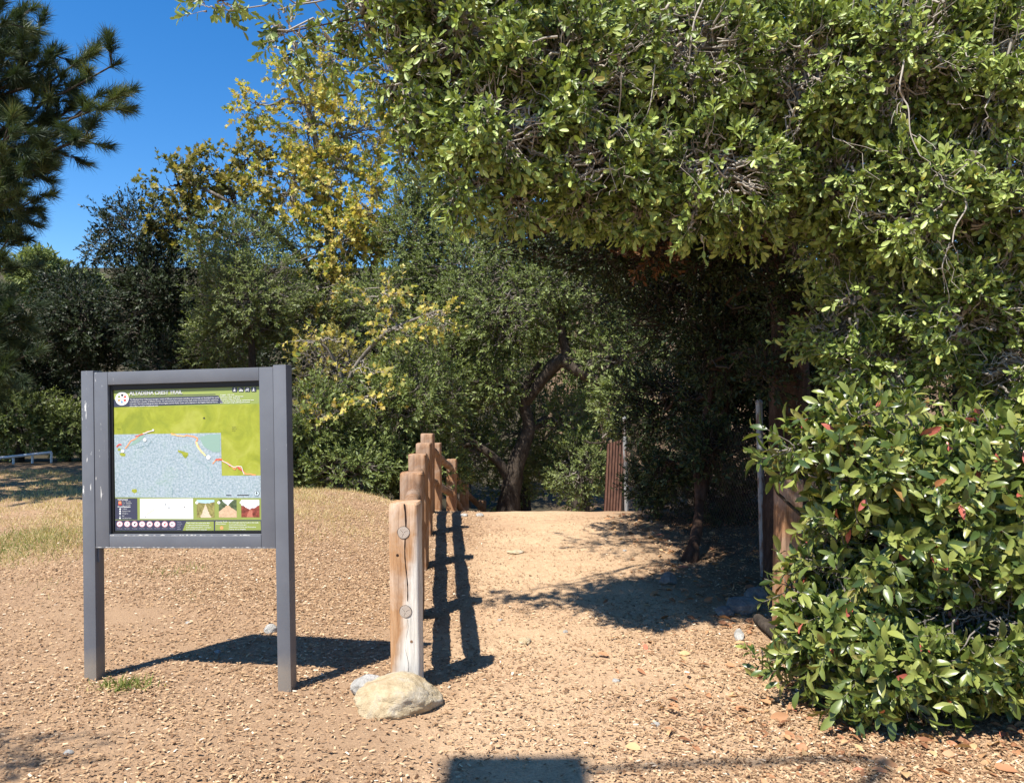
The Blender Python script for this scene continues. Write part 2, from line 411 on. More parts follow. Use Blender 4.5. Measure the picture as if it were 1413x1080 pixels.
# wood chips and litter: far too many to count
def chips(name, n, sampler, L, asp, mat, tilt=.35, lift=.004, T=T_CHIP):
    xy = sampler(n); n = len(xy)
    z = ground(xy[:, 0], xy[:, 1]) + lift + rng.random(n) * .012
    Pn = np.stack([xy[:, 0], xy[:, 1], z], 1)
    az = rng.random(n) * 6.283; A = np.stack([np.cos(az), np.sin(az), rng.normal(0, .16, n)], 1)
    Nn = UP + rng.normal(0, tilt, (n, 3))
    LL = L * (.35 + rng.random(n) ** 2.2 * 1.6); WW = LL * asp * (.6 + .9 * rng.random(n))
    return leaves(name, Pn, A, Nn, LL, WW, T, rng.random(n), mat)
m, nt, b, _ = nodes('wood_chip'); a = N(nt, 'ShaderNodeAttribute', attribute_name='rnd')
c = ramp(nt, a.outputs['Fac'], [(0, (.14, .075, .04)), (.25, (.24, .14, .075)), (.58, (.37, .23, .125)), (.86, (.48, .32, .18)), (.97, (.60, .44, .28)), (1, (.70, .60, .46))])
nt.links.new(c.outputs[0], b.inputs['Base Color']); b.inputs['Roughness'].default_value = .85; b.inputs['Specular IOR Level'].default_value = .15
M['chip'] = m
def samp(n):
    out = []; tot = 0
    while tot < n:
        k = n * 2
        y = 3.3 + 10.5 * rng.random(k) ** 1.55; x = -8.5 * rng.random(k) + 3.9 * rng.random(k) + (y - 4) * .05
        x = x + rng.normal(0, .3, k)
        x = (rng.random(k) * 2 - 1) * (y * .72 + .3)
        mulch = sstep(-.2, -.9, x + .0 * y) * sstep(6.0, 7.0, y + x * .2) * .95 + .33 + .5 * sstep(1.0, 2.2, x) * sstep(6.6, 5, y)
        track = np.exp(-((x - (.5 + .02 * y)) / .9) ** 2) * sstep(5, 9, y) * .16 + np.exp(-((y - 4.5 - .2 * x) / .5) ** 2) * sstep(1.5, -1, x) * .22
        grass = sstep(-3.4, -5.5, x + .25 * (y - 8)) * sstep(7, 8.5, y) * .9 + sstep(11.2, 12.2, y) * .6
        p = (mulch - track - grass) * (.72 + .62 * wob(x * 1.3, y * 2.4, 0, 1) + .25 * wob(x * 4, y * 5, 0, 2))
        ok = (rng.random(k) < p) & (x < 3.4 + .0 * y) & (x > -9.2)
        out.append(np.stack([x, y], 1)[ok]); tot += ok.sum()
    return np.concatenate(out)[:n]
tag(chips('wood_chips', 235000, samp, .0185, .34, M['chip'], .24), kind='stuff')
m2 = leafmat('litter', [(0, (.20, .09, .045)), (.3, (.34, .16, .08)), (.6, (.46, .24, .12)), (.85, (.55, .36, .18)), (1, (.45, .15, .09))], .15, .6, .2)
def samp_l(n):
    k = n * 3
    y = 3.5 + 4.2 * rng.random(k) ** 1.4; x = .6 + 3.6 * rng.random(k)
    d = np.exp(-((y - (4.35 - .12 * (x - 2.5))) / .45) ** 2) * sstep(.6, 2.0, x) + .06 + .35 * sstep(1.6, 2.3, x) * sstep(5, 6, y)
    k2 = k; y2 = 6.2 + 5.5 * rng.random(k2); x2 = 1.0 + 2.4 * rng.random(k2) + (y2 - 6) * .05; ok2 = rng.random(k2) < .4 * sstep(1.1, 1.9, x2)
    ok = rng.random(k) < d
    return np.concatenate([np.stack([x, y], 1)[ok][:n], np.stack([x2, y2], 1)[ok2][:n]])
tag(chips('leaf_litter', 1500, samp_l, .058, .42, m2, .45, .012, T_LONG), kind='stuff')

# dry grass, green grass
def blades(name, n, sampler, L, mat, w=.004):
    xy = sampler(n); n = len(xy)
    cl = xy + rng.normal(0, .03, xy.shape)
    Pn = np.stack([cl[:, 0], cl[:, 1], ground(cl[:, 0], cl[:, 1]) - .004], 1)
    A = UP + rng.normal(0, .55, (n, 3)) * np.array([1, 1, .2]); Nn = nrm(rng.normal(0, 1, (n, 3)) * np.array([1, 1, .15]))
    return leaves(name, Pn, A, Nn, L * (.4 + rng.random(n)), w * (.6 + .8 * rng.random(n)), T_BLADE, rng.random(n), mat)
M['dry'] = leafmat('dry_grass', [(0, (.38, .28, .13)), (.5, (.58, .46, .23)), (.9, (.70, .58, .33)), (1, (.30, .32, .10))], .3, .7, .15)
M['green'] = leafmat('green_grass', [(0, (.10, .14, .03)), (.6, (.20, .25, .06)), (1, (.42, .38, .14))], .3, .6, .2)
def s_dry(n):
    k = n * 3; y = 8.0 + 9.5 * rng.random(k) ** 1.1; x = -y * .72 + (y * .72 - 1.3) * rng.random(k)
    p = sstep(8.5, 10.5, y + sstep(-4, -6, x) * 1.5) * (.42 + .6 * wob(x * 2, y * 2, 0, 5)) * sstep(-1.3, -2.4, x + sstep(12.6, 13.2, y) * .5)
    p = p * (1 - .75 * sstep(13.4, 14.5, y) * (x > -5))
    ok = rng.random(k) < p; return np.stack([x, y], 1)[ok][:n]
tag(blades('dry_grass', 42000, s_dry, .068, M['dry'], .006), kind='stuff')
def s_gr(n):
    k = n * 5; y = 7 + 4.5 * rng.random(k); x = -7.5 + 4.6 * rng.random(k)
    p = np.clip(np.exp(-((x + 5.9) / 1.0) ** 2 - ((y - 9.2) / .9) ** 2) + .5 * np.exp(-((x + 3.4) / .25) ** 2 - ((y - 8) / .3) ** 2) - .12 + .25 * wob(x * 3, y * 3), 0, 1)
    ok = rng.random(k) < p; return np.stack([x, y], 1)[ok][:n]
tag(blades('green_grass', 9000, s_gr, .07, M['green'], .005), kind='stuff')

# ------------------------------------------------------------------ rocks
def rockmat(name, c1, c2, c3, sc=7):
    m, nt, b, _ = nodes(name); v = coords(nt)
    n1 = noise_(nt, v, sc, 6, .65, .3); n2 = noise_(nt, v, sc * 6, 5, .7)
    c = mixc(nt, .45, ramp(nt, n1, [(.3, c1), (.5, c2), (.7, c3)]).outputs[0], ramp(nt, n2, [(.3, (.5, .48, .45)), (.7, (1.15, 1.15, 1.15))]).outputs[0], 'MULTIPLY')
    nt.links.new(c, b.inputs['Base Color']); b.inputs['Roughness'].default_value = .85; b.inputs['Specular IOR Level'].default_value = .2
    bump(nt, b, mathn(nt, 'ADD', n1, mathn(nt, 'ADD', n2, mathn(nt, 'MULTIPLY', noise_(nt, v, 160, 3, .7), .5))), .9, .02); return m
def rock(name, label, p, size, mat, seed, rz=0, sink=.25, ang=.5, peak=0, group=None):
    bm = bmesh.new(); bmesh.ops.create_icosphere(bm, subdivisions=5, radius=1)
    rg = np.random.default_rng(seed)
    planes = [(Vector(nrm(rg.normal(0, 1, 3))), .62 + .3 * rg.random()) for _ in range(13)]
    for v in bm.verts:
        c = v.co.copy(); l = 1.0
        for n_, d_ in planes:
            k = c.normalized().dot(n_)
            if k > 1e-3: l = min(l, d_ / k)
        r = (1 - ang) * 1.0 + ang * l
        q = c * 1.6 + Vector((seed * 3.1, 0, 0))
        r *= 1 + .10 * mnoise.noise(q) + .045 * mnoise.noise(q * 3) + .03 * mnoise.noise(q * 8) + .012 * mnoise.noise(q * 20)
        v.co = Vector((c.x * r * size[0], c.y * r * size[1], c.z * r * size[2]))
        if peak: v.co.z *= 1 + peak * math.exp(-((c.x - .1) / .5) ** 2)
    me = bpy.data.meshes.new(name); bm.to_mesh(me); bm.free()
    o = link(name, me, mat, None, True); o.location = (float(p[0]), float(p[1]), float(p[2] + size[2] * (1 - sink) - size[2] * .35)); o.rotation_euler = (0, 0, rz)
    return tag(o, label, 'rock', group)
M['tan'] = rockmat('tan_stone', (.40, .28, .15), (.54, .43, .27), (.50, .46, .39), 5)
M['grey'] = rockmat('grey_stone', (.30, .28, .25), (.46, .44, .40), (.60, .57, .52)); M['shade_grey'] = rockmat('shaded_stone', (.13, .12, .105), (.22, .205, .185), (.33, .31, .28))  # second one is the grey stone darkened to paint in shade
g = G(541, 985)
rock('boulder', 'big tan boulder at the foot of the nearest fence post', g + np.array([0, .10, 0]), (.285, .22, .145), M['tan'], 4, .1, .36, .55, .10)
g = G(503, 962)
rock('rock', 'pale grey stone tucked behind the left end of the tan boulder', g + np.array([0.02, .06, 0]), (.12, .11, .085), M['grey'], 9, .5, .3, .7)
rock('rock', 'small white stone behind the right leg of the map sign', G(374, 872), (.055, .05, .05), M['grey'], 12, 0, .35, .6)
rock('rock', 'angular grey rock in the shade at the right edge of the path', G(921, 805), (.10, .09, .085), M['shade_grey'], 21, .4, .3, .9)
rock('rock', 'flat pale stone lying in the sunny far part of the path', G(712, 762), (.11, .10, .025), M['tan'], 23, .4, .3, .5)
rock('rock', 'small buff stone in the sunlit path right of the fence shadow', G(724, 886), (.07, .05, .03), M['tan'], 31, 1.4, .4, .5)
rock('rock', 'low grey boulder below the galvanised fence pole', G(1026, 842), (.17, .15, .09), M['shade_grey'], 41, .2, .35, .6)
rock('rock', 'round grey boulder nearest the brown stub post', G(1043, 828), (.11, .11, .10), M['shade_grey'], 42, .9, .3, .5)
rock('rock', 'low shaded grey stone left of the grey boulders by the bush', G(1000, 848), (.10, .09, .05), M['shade_grey'], 43, 1.2, .3, .5)
rock('rock', 'long pale stone pointing into the path left of the big-leaved bush', G(1020, 878), (.045, .15, .035), M['grey'], 44, -.25, .3, .5)
pb = [(640, 704), (662, 708), (585, 706), (690, 856), (780, 872), (905, 1000), (300, 900), (95, 1040), (260, 860), (862, 760), (900, 720), (470, 800), (850, 940)]
for i, (a_, b_) in enumerate(pb[:2]):
    rock('rock', ['pale stone on the crest right behind the fence posts', 'second small stone on the crest beside the fence rail shadow'][i], G(a_, max(b_, 712)), (.07, .06, .035), M['grey'], 60 + i, i, .35, .6)
rock0 = None
for i, (a_, b_) in enumerate(pb[3:]):
    g = G(a_, b_)
    if rock0 is None:
        rock0 = rock('pebble', 'tiny loose pebble lying among the wood chips', g, (.026, .02, .014), M['grey'], 77, 0, .4, .6, group='pebbles scattered on the path'); rock0['category'] = 'pebble'
    else:
        o = rock0.copy(); COL.objects.link(o); o.location = (float(g[0]), float(g[1]), float(g[2]) + .003); o.rotation_euler = (0, 0, i * 1.3); s = .7 + .5 * random.random(); o.scale = (s, s * 1.1, s)

# ------------------------------------------------------------------ wooden rail fence
def woodmat(name, cs, wear=False, grey=(.50, .46, .40)):
    m, nt, b, _ = nodes(name)
    v = coords(nt, (1, 1, .06)); v2 = coords(nt, (1, 1, 1))
    n1 = noise_(nt, v, 34, 6, .7, .6); n2 = noise_(nt, v, 120, 4, .7); n3 = noise_(nt, v2, 3.2, 4, .6, .5)
    c = ramp(nt, n1, [(.28, cs[0]), (.5, cs[1]), (.72, cs[2])]).outputs[0]
    fac = ramp(nt, n3, [(.48, (0, 0, 0)), (.72, (.5, .5, .5))]).outputs[0]
    gc = ramp(nt, n1, [(.28, tuple(x * .62 for x in grey)), (.5, grey), (.75, tuple(min(1, x * 1.25) for x in grey))]).outputs[0]
    c = mixc(nt, fac, c, gc)
    if wear:
        sep = nt.nodes.new('ShaderNodeSeparateXYZ'); nt.links.new(v2, sep.inputs[0])
        # bleached right half and bleached foot, stained upper left
        t = mathn(nt, 'ADD', mathn(nt, 'MULTIPLY', sep.outputs[0], 18), mathn(nt, 'MULTIPLY', mathn(nt, 'SUBTRACT', .50, sep.outputs[2]), 3.4))
        t = mathn(nt, 'ADD', t, mathn(nt, 'MULTIPLY', mathn(nt, 'SUBTRACT', n3, .5), 2.4))
        mr = N(nt, 'ShaderNodeMapRange'); nt.links.new(t, mr.inputs[0]); mr.inputs[1].default_value = -.55; mr.inputs[2].default_value = .45
        c = mixc(nt, mr.outputs[0], c, gc)
    c = mixc(nt, .35, c, ramp(nt, n2, [(.35, (.55, .5, .45)), (.6, (1.1, 1.1, 1.1))]).outputs[0], 'MULTIPLY')
    nt.links.new(c, b.inputs['Base Color']); b.inputs['Roughness'].default_value = .8; b.inputs['Specular IOR Level'].default_value = .2
    bump(nt, b, mathn(nt, 'ADD', n1, mathn(nt, 'MULTIPLY', n2, .5)), .5, .006); return m
M['wood'] = woodmat('post_wood', ((.16, .075, .035), (.30, .155, .075), (.42, .25, .14)))
M['wood1'] = woodmat('weathered_post', ((.26, .125, .055), (.42, .235, .115), (.50, .33, .20)), True, (.66, .61, .53))
M['rail'] = woodmat('rail_wood', ((.13, .07, .04), (.24, .14, .08), (.34, .22, .14)), False, (.40, .38, .35))
M['endgrain'] = flat('end_grain', (.52, .46, .39), .85, .15)
M['crack'] = flat('crack', (.035, .02, .015), .9, .1)

def post_mesh(h, wd, seed, holes=(), crack=False, sink=.25, top=.012):
    """square sawn post, worn arrises; z=0 at ground"""
    bm = bmesh.new(); k = 8; nz = 26; hw = wd / 2; rg = random.Random(seed)
    prof = []
    ch = .016
    for cx, cy, a0 in ((1, 1, 0), (-1, 1, 90), (-1, -1, 180), (1, -1, 270)):
        for j in range(4):
            a = R(a0 + j * 30); prof.append((cx * (hw - ch) + ch * math.cos(a), cy * (hw - ch) + ch * math.sin(a)))
        nxt = {0: (-1, 1), 90: (-1, -1), 180: (1, -1), 270: (1, 1)}[a0]
        for f in (.25, .5, .75):
            ax = cx * (hw - ch) + ch * math.cos(R(a0 + 90)); ay = cy * (hw - ch) + ch * math.sin(R(a0 + 90))
            bx_ = nxt[0] * (hw - ch) + ch * math.cos(R(a0 + 90)); by_ = nxt[1] * (hw - ch) + ch * math.sin(R(a0 + 90))
            prof.append((ax + (bx_ - ax) * f, ay + (by_ - ay) * f))
    zs = [-sink + (h + sink) * i / (nz - 2) for i in range(nz - 1)] + [h + .0]
    zs[-2] = h - top
    rings = []
    for zi, z in enumerate(zs):
        s = 1 - (.09 if zi == nz - 1 else 0)
        ring = []
        for (x, y) in prof:
            q = Vector((x * 9, y * 9, z * 2.3 + seed * 7.7)); d = mnoise.noise(q) * .006 + mnoise.noise(q * 4) * .002
            l = math.hypot(x, y); ring.append(bm.verts.new((x * s * (1 + d / l), y * s * (1 + d / l), z + (mnoise.noise(Vector((x * 20, y * 20, seed))) * .006 if zi == nz - 1 else 0))))
        rings.append(ring)
    n = len(prof)
    for a, b_ in zip(rings, rings[1:]):
        for i in range(n): bm.faces.new((a[i], a[(i + 1) % n], b_[(i + 1) % n], b_[i]))
    c = bm.verts.new((0, 0, h + .002))
    for i in range(n): bm.faces.new((rings[-1][i], rings[-1][(i + 1) % n], c))
    me = bpy.data.meshes.new('post'); bm.to_mesh(me); bm.free()
    return me

def smooth_by_angle(me, a=35):
    me.polygons.foreach_set('use_smooth', [True] * len(me.polygons))
    me.set_sharp_from_angle(angle=R(a))

fp = []   # (px of centre, top py, Y)
for px, py, Yd in [(563.5, 692, 5.08), (569.5, 651, 6.65), (579, 626, 8.35), (586.5, 611, 10.0), (590.5, 598, 11.7), (602, 611, 13.4), (623, 633, 15.1), (641.5, 666, 16.7), (666, 690, 18.3)]:
    q = P(px, py, Yd); z0 = float(ground(q[0], q[1])); fp.append((q[0], q[1], z0, q[2] - z0))
f0 = empty('rail_fence', (fp[0][0], fp[0][1], fp[0][2]), 'brown wooden post and rail fence running along the left side of the path', 'fence')
o0 = np.array(f0.location)
W = .188
for i, (x, y, z, h) in enumerate(fp):
    me = post_mesh(h, W, i + 1); smooth_by_angle(me)
    o = link('post', me, M['wood1'] if i == 0 else M['wood'], f0)
    o.location = Vector((x, y, z)) - f0.location
    o.rotation_euler = (0.0, R(-.9 if i == 0 else random.uniform(-1, .4)), R(-2 + random.uniform(-2, 2) if i else -3))
    if i == 0: o['label'] = 'nearest post, orange brown on its upper left and bleached grey elsewhere, split down the middle'
    p1 = o if i == 0 else p1
# end-grain discs of the two rails and the drying crack, on the nearest post's front face
def disc(name, r, d, mat, parent, loc, seed=0):
    bm = bmesh.new(); n = 28; ctr = bm.verts.new((0, -d, 0)); prev = None
    rr = []
    for ring, (fr, dy) in enumerate(((1, 0), (1, -d * .7), (.9, -d))):
        rr.append([bm.verts.new((fr * r * math.cos(a) * (1 + .04 * math.sin(3 * a + seed)), dy, fr * r * math.sin(a))) for a in [2 * math.pi * k / n for k in range(n)]])
    for a, b_ in zip(rr, rr[1:]):
        for k in range(n): bm.faces.new((a[k], b_[k], b_[(k + 1) % n], a[(k + 1) % n])[::-1])
    for k in range(n): bm.faces.new((rr[-1][k], ctr, rr[-1][(k + 1) % n])[::-1])
    bmesh.ops.recalc_face_normals(bm, faces=bm.faces)
    me = bpy.data.meshes.new(name); bm.to_mesh(me); bm.free()
    o = link(name, me, mat, parent); o.location = loc; return o
m, nt, b, _ = nodes('rail_end'); v = coords(nt, (1, 1, 1))
wv = N(nt, 'ShaderNodeTexWave', wave_type='RINGS', rings_direction='Y', Scale=38.0, Distortion=2.0, Detail=2.0); nt.links.new(v, wv.inputs['Vector'])
c = ramp(nt, wv.outputs['Fac'], [(.0, (.25, .19, .14)), (.6, (.46, .39, .32))]).outputs[0]
nt.links.new(c, b.inputs['Base Color']); b.inputs['Roughness'].default_value = .85; M['rail_end'] = m
def strip(name, pts, widths, mat, parent, y, th=.003):
    """thin dark checked groove: raised ribbon a little proud of the face"""
    bm = bmesh.new(); prev = None
    for (x, z), w_ in zip(pts, widths):
        cur = [bm.verts.new((x - w_ / 2, y, z)), bm.verts.new((x, y - th, z)), bm.verts.new((x + w_ / 2, y, z))]
        if prev:
            bm.faces.new((prev[0], prev[1], cur[1], cur[0])); bm.faces.new((prev[1], prev[2], cur[2], cur[1]))
        prev = cur
    me = bpy.data.meshes.new(name); bm.to_mesh(me); bm.free(); return link(name, me, mat, parent)
hz = [fp[0][3] - .186, fp[0][3] - .690]
for k, z in enumerate(hz):
    rim = disc('rail_socket', .041, .0015, M['crack'], p1, (.003 + .006 * k, -W / 2 - .0015, z), k)
    re_ = disc('rail_end', .038, .002, M['rail_end'], rim, (0, -.0016, .0), k + 1)
    for a_ in (.4, 2.3, 4.4):
        strip('end_check', [(.004 * math.cos(a_), .004 * math.sin(a_)), (.020 * math.cos(a_ + .1), .020 * math.sin(a_ + .1)), (.034 * math.cos(a_), .034 * math.sin(a_))], [.003, .002, .0008], M['crack'], re_, -.0021, .0006)
hh_ = fp[0][3]; pts = []; ws = []
for k in range(24):
    t = k / 23; pts.append((.010 + .006 * math.sin(t * 9) + .010 * t, hh_ - .002 - t * .62)); ws.append(.011 * (1 - t * .55) + .002 * math.sin(k * 2.1))
strip('drying_crack', pts, ws, M['crack'], p1, -W / 2 - .001)
pts = [(.015 + .01 * math.sin(k * .5), hh_ - .72 - k * .02) for k in range(20)]
strip('drying_crack', pts, [.0035 * math.sin(math.pi * (k + .5) / 20) + .0006 for k in range(20)], M['crack'], p1, -W / 2 - .001, .002)
# small knots
for kx, kz in ((-.038, -.33), (.045, -.88)):
    disc('knot', .009, .0012, M['crack'] if kx < 0 else M['rail'], p1, (kx, -W / 2 - .002, hh_ + kz), 3)
# rails
for i in range(8):
    for k, dz in enumerate((.19, .69)):
        a = np.array([fp[i][0], fp[i][1], fp[i][2] + fp[i][3] - dz]); b_ = np.array([fp[i + 1][0], fp[i + 1][1], fp[i + 1][2] + fp[i + 1][3] - dz + .01])
        d = b_ - a; u = d / np.linalg.norm(d)
        a2, b2 = a + u * (.0 if i else .05), b_ - u * .0
        n = 10; pth = [a2 + (b2 - a2) * t + np.array([rng.normal(0, .004), 0, rng.normal(0, .004) - .012 * math.sin(math.pi * t)]) for t in np.linspace(0, 1, n)]
        V, L_, _ = loft([q - o0 for q in pth], [.036, .058] + [.064] * (n - 4) + [.058, .036], 14, .05, i + k)
        link('rail', raw_mesh('rail', V, L_, np.arange(len(L_) // 4) * 4, smooth=True), M['rail'], f0)

# brown stub post with fallen rail by the bush
q = P(1083, 660, 6.3); z0 = float(ground(q[0], q[1]))
me = post_mesh(q[2] - z0, .17, 31); smooth_by_angle(me)
o = link('wooden_post', me, M['wood'], None); o.location = (q[0], q[1], z0); o.rotation_euler = (0, R(1.5), R(12))
tag(o, 'rough brown square post half hidden behind the left side of the big-leaved bush', 'post')
a = G(1046, 862) + UP * .05; b_ = G(1130, 935) + UP * .05
V, L_, _ = loft([a, a * .66 + b_ * .34, a * .33 + b_ * .67, b_], [.045, .05, .05, .045], 12, .05, 3)
o = link('fallen_rail', raw_mesh('fallen_rail', V, L_, np.arange(len(L_) // 4) * 4, smooth=True), M['bark_dark'], None)
tag(o, 'dark round rail lying on the ground under the left edge of the big-leaved bush', 'rail')

# ------------------------------------------------------------------ chain link fence, sheet of rusty metal, white handrail
M['galv'] = flat('galvanised', (.36, .39, .38), .45, .5, .6)
m, nt, b, _ = nodes('galvanised_rusty'); v = coords(nt, (1, 1, .4)); n1 = noise_(nt, v, 11, 5, .7)
nt.links.new(ramp(nt, n1, [(.38, (.14, .07, .04)), (.52, (.26, .26, .25)), (.8, (.36, .38, .38))]).outputs[0], b.inputs['Base Color']); b.inputs['Roughness'].default_value = .6; b.inputs['Metallic'].default_value = .2; M['galvr'] = m
M['wire'] = flat('wire', (.06, .05, .045), .6, .4, .5)
ga = G(1054, 794); gb = P(865, 700, 12.4); gb[2] = ground(gb[0], gb[1])
cf = empty('chain_link_fence', ga, 'dark chain link fence on galvanised poles in the shade right of the path', 'fence')
ga_, gb_ = np.zeros(3), gb - ga
def pipe(name, a, b_, r, mat, parent, cap=True, sides=14):
    V, l, s = segs(np.array([a]), np.array([b_]), [r], [r], sides)
    if cap:
        l = np.concatenate([l, np.arange(sides, 2 * sides)]); s = np.append(s, s[-1] + 4)
    o = link(name, raw_mesh(name, V, l, s), mat, parent); smooth_by_angle(o.data); return o
def capd(a, r, parent):
    bm = bmesh.new(); bmesh.ops.create_uvsphere(bm, u_segments=12, v_segments=8, radius=r); me = bpy.data.meshes.new('post_cap'); bm.to_mesh(me); bm.free()
    o = link('post_cap', me, M['galvr'], parent, True); o.location = a
for t, hh in ((0, 1.75), (1, 1.48)):
    a = ga_ + (gb_ - ga_) * t; q = a + ga; a = a.copy(); a[2] = float(ground(q[0], q[1])) - ga[2]
    top = a + np.array([-.04, 0, hh]); o = pipe('pole', a - UP * .2, top, .033, M['galvr'], cf); capd(Vector(top), .038, o)
ln = float(np.linalg.norm(gb_)); ex = (gb_) / ln; hgt = 1.45; sgs = Segs(); pitch = .07
for sgn in (1, -1):
    for s in np.arange(-hgt, ln + hgt, pitch):
        if sgn > 0: s0, s1 = s, s + hgt
        else: s0, s1 = s + hgt, s
        z0, z1 = 0.0, hgt
        pa = np.array([s0, 0.]); pc = np.array([s1, hgt])
        lo, hi = 0., 1.
        for bound, dirn in ((0, 1), (ln, -1)):
            den = (s1 - s0)
            tt = (bound - s0) / den
            if (den > 0) == (dirn > 0): lo = max(lo, tt)
            else: hi = min(hi, tt)
        if lo < hi:
            A_ = ex * (s0 + (s1 - s0) * lo) + UP * (hgt * lo + .06) + np.array([0, .003 * sgn, 0]); B_ = ex * (s0 + (s1 - s0) * hi) + UP * (hgt * hi + .06) + np.array([0, .003 * sgn, 0])
            sgs.add(A_, B_, .0022, .0022)
sgs.build('wire_netting', M['wire'], cf, 3)
# rusty sheet
m, nt, b, _ = nodes('rusty_sheet'); v = coords(nt, (1, 1, .3)); n1 = noise_(nt, v, 14, 5, .7)
nt.links.new(ramp(nt, n1, [(.3, (.05, .022, .015)), (.55, (.12, .055, .035)), (.75, (.20, .11, .075))]).outputs[0], b.inputs['Base Color']); b.inputs['Roughness'].default_value = .9  # rust tones, also deepened to stand in for shade
bm = bmesh.new(); n = 24; wd_ = .30; q = P(845, 700, 12.7); q[2] = ground(q[0], q[1]) - .05; hs_ = 1.15
for s in (0, 1):
    pass
rows = []
for j, z in enumerate((0, hs_ * .5, hs_)):
    rows.append([[bm.verts.new((-wd_ / 2 + wd_ * i / n, .007 * math.sin(i * 1.57) + s * .004, z + (.10 * (i / n) if j == 2 else 0))) for i in range(n + 1)] for s in (0, 1)])
for j in range(2):
    for i in range(n):
        bm.faces.new((rows[j][0][i], rows[j][0][i + 1], rows[j + 1][0][i + 1], rows[j + 1][0][i]))
        bm.faces.new((rows[j][1][i], rows[j + 1][1][i], rows[j + 1][1][i + 1], rows[j][1][i + 1]))
for i in range(n): bm.faces.new((rows[2][0][i], rows[2][0][i + 1], rows[2][1][i + 1], rows[2][1][i]))
me = bpy.data.meshes.new('metal_sheet'); bm.to_mesh(me); bm.free(); o = link('metal_sheet', me, m); o.location = q; o.rotation_euler = (0, R(3), R(10))
tag(o, 'rusty brown corrugated sheet standing beside the far pole at the top of the path', 'metal sheet')
# white handrail
M['white'] = flat('white_metal', (.75, .77, .78), .45, .4)
ha = P(71, 640, 20.0); hb = P(-60, 655, 18.6)
hr = empty('handrail', ha, 'low white metal railing beyond the shaded ground at far left', 'railing')
tops = []
for k in range(6):
    t = k / 5; a = ha + (hb - ha) * t; g0 = float(ground(a[0], a[1])); tp = P(71 - 131 * t, 624 + 14 * t, a[1])
    tops.append(tp - ha); pipe('baluster', np.array([tp[0], tp[1], g0 - .1]) - ha, tp - ha, .03, M['white'], hr)
pipe('top_bar', tops[0], tops[-1], .035, M['white'], hr)
lowt = [t - UP * .0 for t in tops]

# ------------------------------------------------------------------ map sign
exec_sign = True
m, nt, b, _ = nodes('grey_paint'); v = coords(nt, (1, 1, 1)); vs = coords(nt, (1, 1, .16))
n1 = noise_(nt, v, 3, 4, .6); n2 = noise_(nt, vs, 42, 5, .65, .3); n3 = noise_(nt, v, 1.3, 2, .5)
c = ramp(nt, n1, [(.3, (.105, .112, .128)), (.7, (.135, .142, .158))]).outputs[0]
sep = nt.nodes.new('ShaderNodeSeparateXYZ'); nt.links.new(v, sep.inputs[0])
# paint flaked off mostly on the left members, dust splashed on the feet
lf = N(nt, 'ShaderNodeMapRange'); nt.links.new(sep.outputs[0], lf.inputs[0]); lf.inputs[1].default_value = .1; lf.inputs[2].default_value = .55; lf.inputs[3].default_value = .045; lf.inputs[4].default_value = -.04
up_ = N(nt, 'ShaderNodeMapRange'); nt.links.new(sep.outputs[2], up_.inputs[0]); up_.inputs[1].default_value = .9; up_.inputs[2].default_value = 1.25; up_.inputs[3].default_value = -.12; up_.inputs[4].default_value = 0
fl = mathn(nt, 'ADD', mathn(nt, 'ADD', n2, lf.outputs[0]), up_.outputs[0])
c = mixc(nt, ramp(nt, fl, [(.668, (0, 0, 0)), (.69, (1, 1, 1))]).outputs[0], c, (.58, .57, .53))
du = N(nt, 'ShaderNodeMapRange'); nt.links.new(mathn(nt, 'ADD', sep.outputs[2], mathn(nt, 'MULTIPLY', n1, -.25)), du.inputs[0]); du.inputs[1].default_value = .10; du.inputs[2].default_value = -.03; du.inputs[3].default_value = 0; du.inputs[4].default_value = .6
c = mixc(nt, du.outputs[0], c, (.30, .25, .19))
nt.links.new(c, b.inputs['Base Color']); b.inputs['Roughness'].default_value = .5; b.inputs['Specular IOR Level'].default_value = .45
bump(nt, b, mathn(nt, 'ADD', n1, n2), .12, .004); M['paint'] = m
M['gasket'] = flat('black_gasket', (.008, .008, .009), .5, .4)
YAW = math.atan2(-.195, 1.43); SW = 1.443
sl = np.array([(120.6 - CX) / F * 5.18, 5.18]); srt = np.array([(404 - CX) / F * 4.985, 4.985])
z0 = float(ground(*(sl + srt) / 2)); sg0 = empty('map_sign', (sl[0], sl[1], z0), 'tall grey framed trail map sign on two square legs, green and pale blue map', 'map sign', None, YAW, 0, R(-1.3)); sg0.scale = (1, 1, .975)

def boxm(bm, x0, x1, y0, y1, z0, z1, bev=.004):
    r = bmesh.ops.create_cube(bm, size=1)
    for v in r['verts']: v.co = Vector(((x0 + x1) / 2 + v.co.x * (x1 - x0), (y0 + y1) / 2 + v.co.y * (y1 - y0), (z0 + z1) / 2 + v.co.z * (z1 - z0)))
    if bev: 
        es = list({e for v in r['verts'] for e in v.link_edges}); bmesh.ops.bevel(bm, geom=es, offset=bev, segments=2, profile=.6, affect='EDGES')
def bobj(name, boxes, mat, parent, bev=.004):
    bm = bmesh.new()
    for q in boxes: boxm(bm, *q, bev=bev)
    me = bpy.data.meshes.new(name); bm.to_mesh(me); bm.free(); smooth_by_angle(me); return link(name, me, mat, parent)
TD = .089
bobj('post', [(0, .0885, -.004, TD, -.3, 2.112)], M['paint'], sg0)
bobj('post', [(1.3545, SW, -.004, TD, -.3, 2.112)], M['paint'], sg0)
bobj('frame', [(.091, .189, 0, .08, .90, 2.10), (1.257, 1.352, 0, .08, .90, 2.10), (.1905, 1.2555, 0, .08, 2.012, 2.10), (.1905, 1.2555, 0, .08, .90, .994)], M['paint'], sg0, .003)
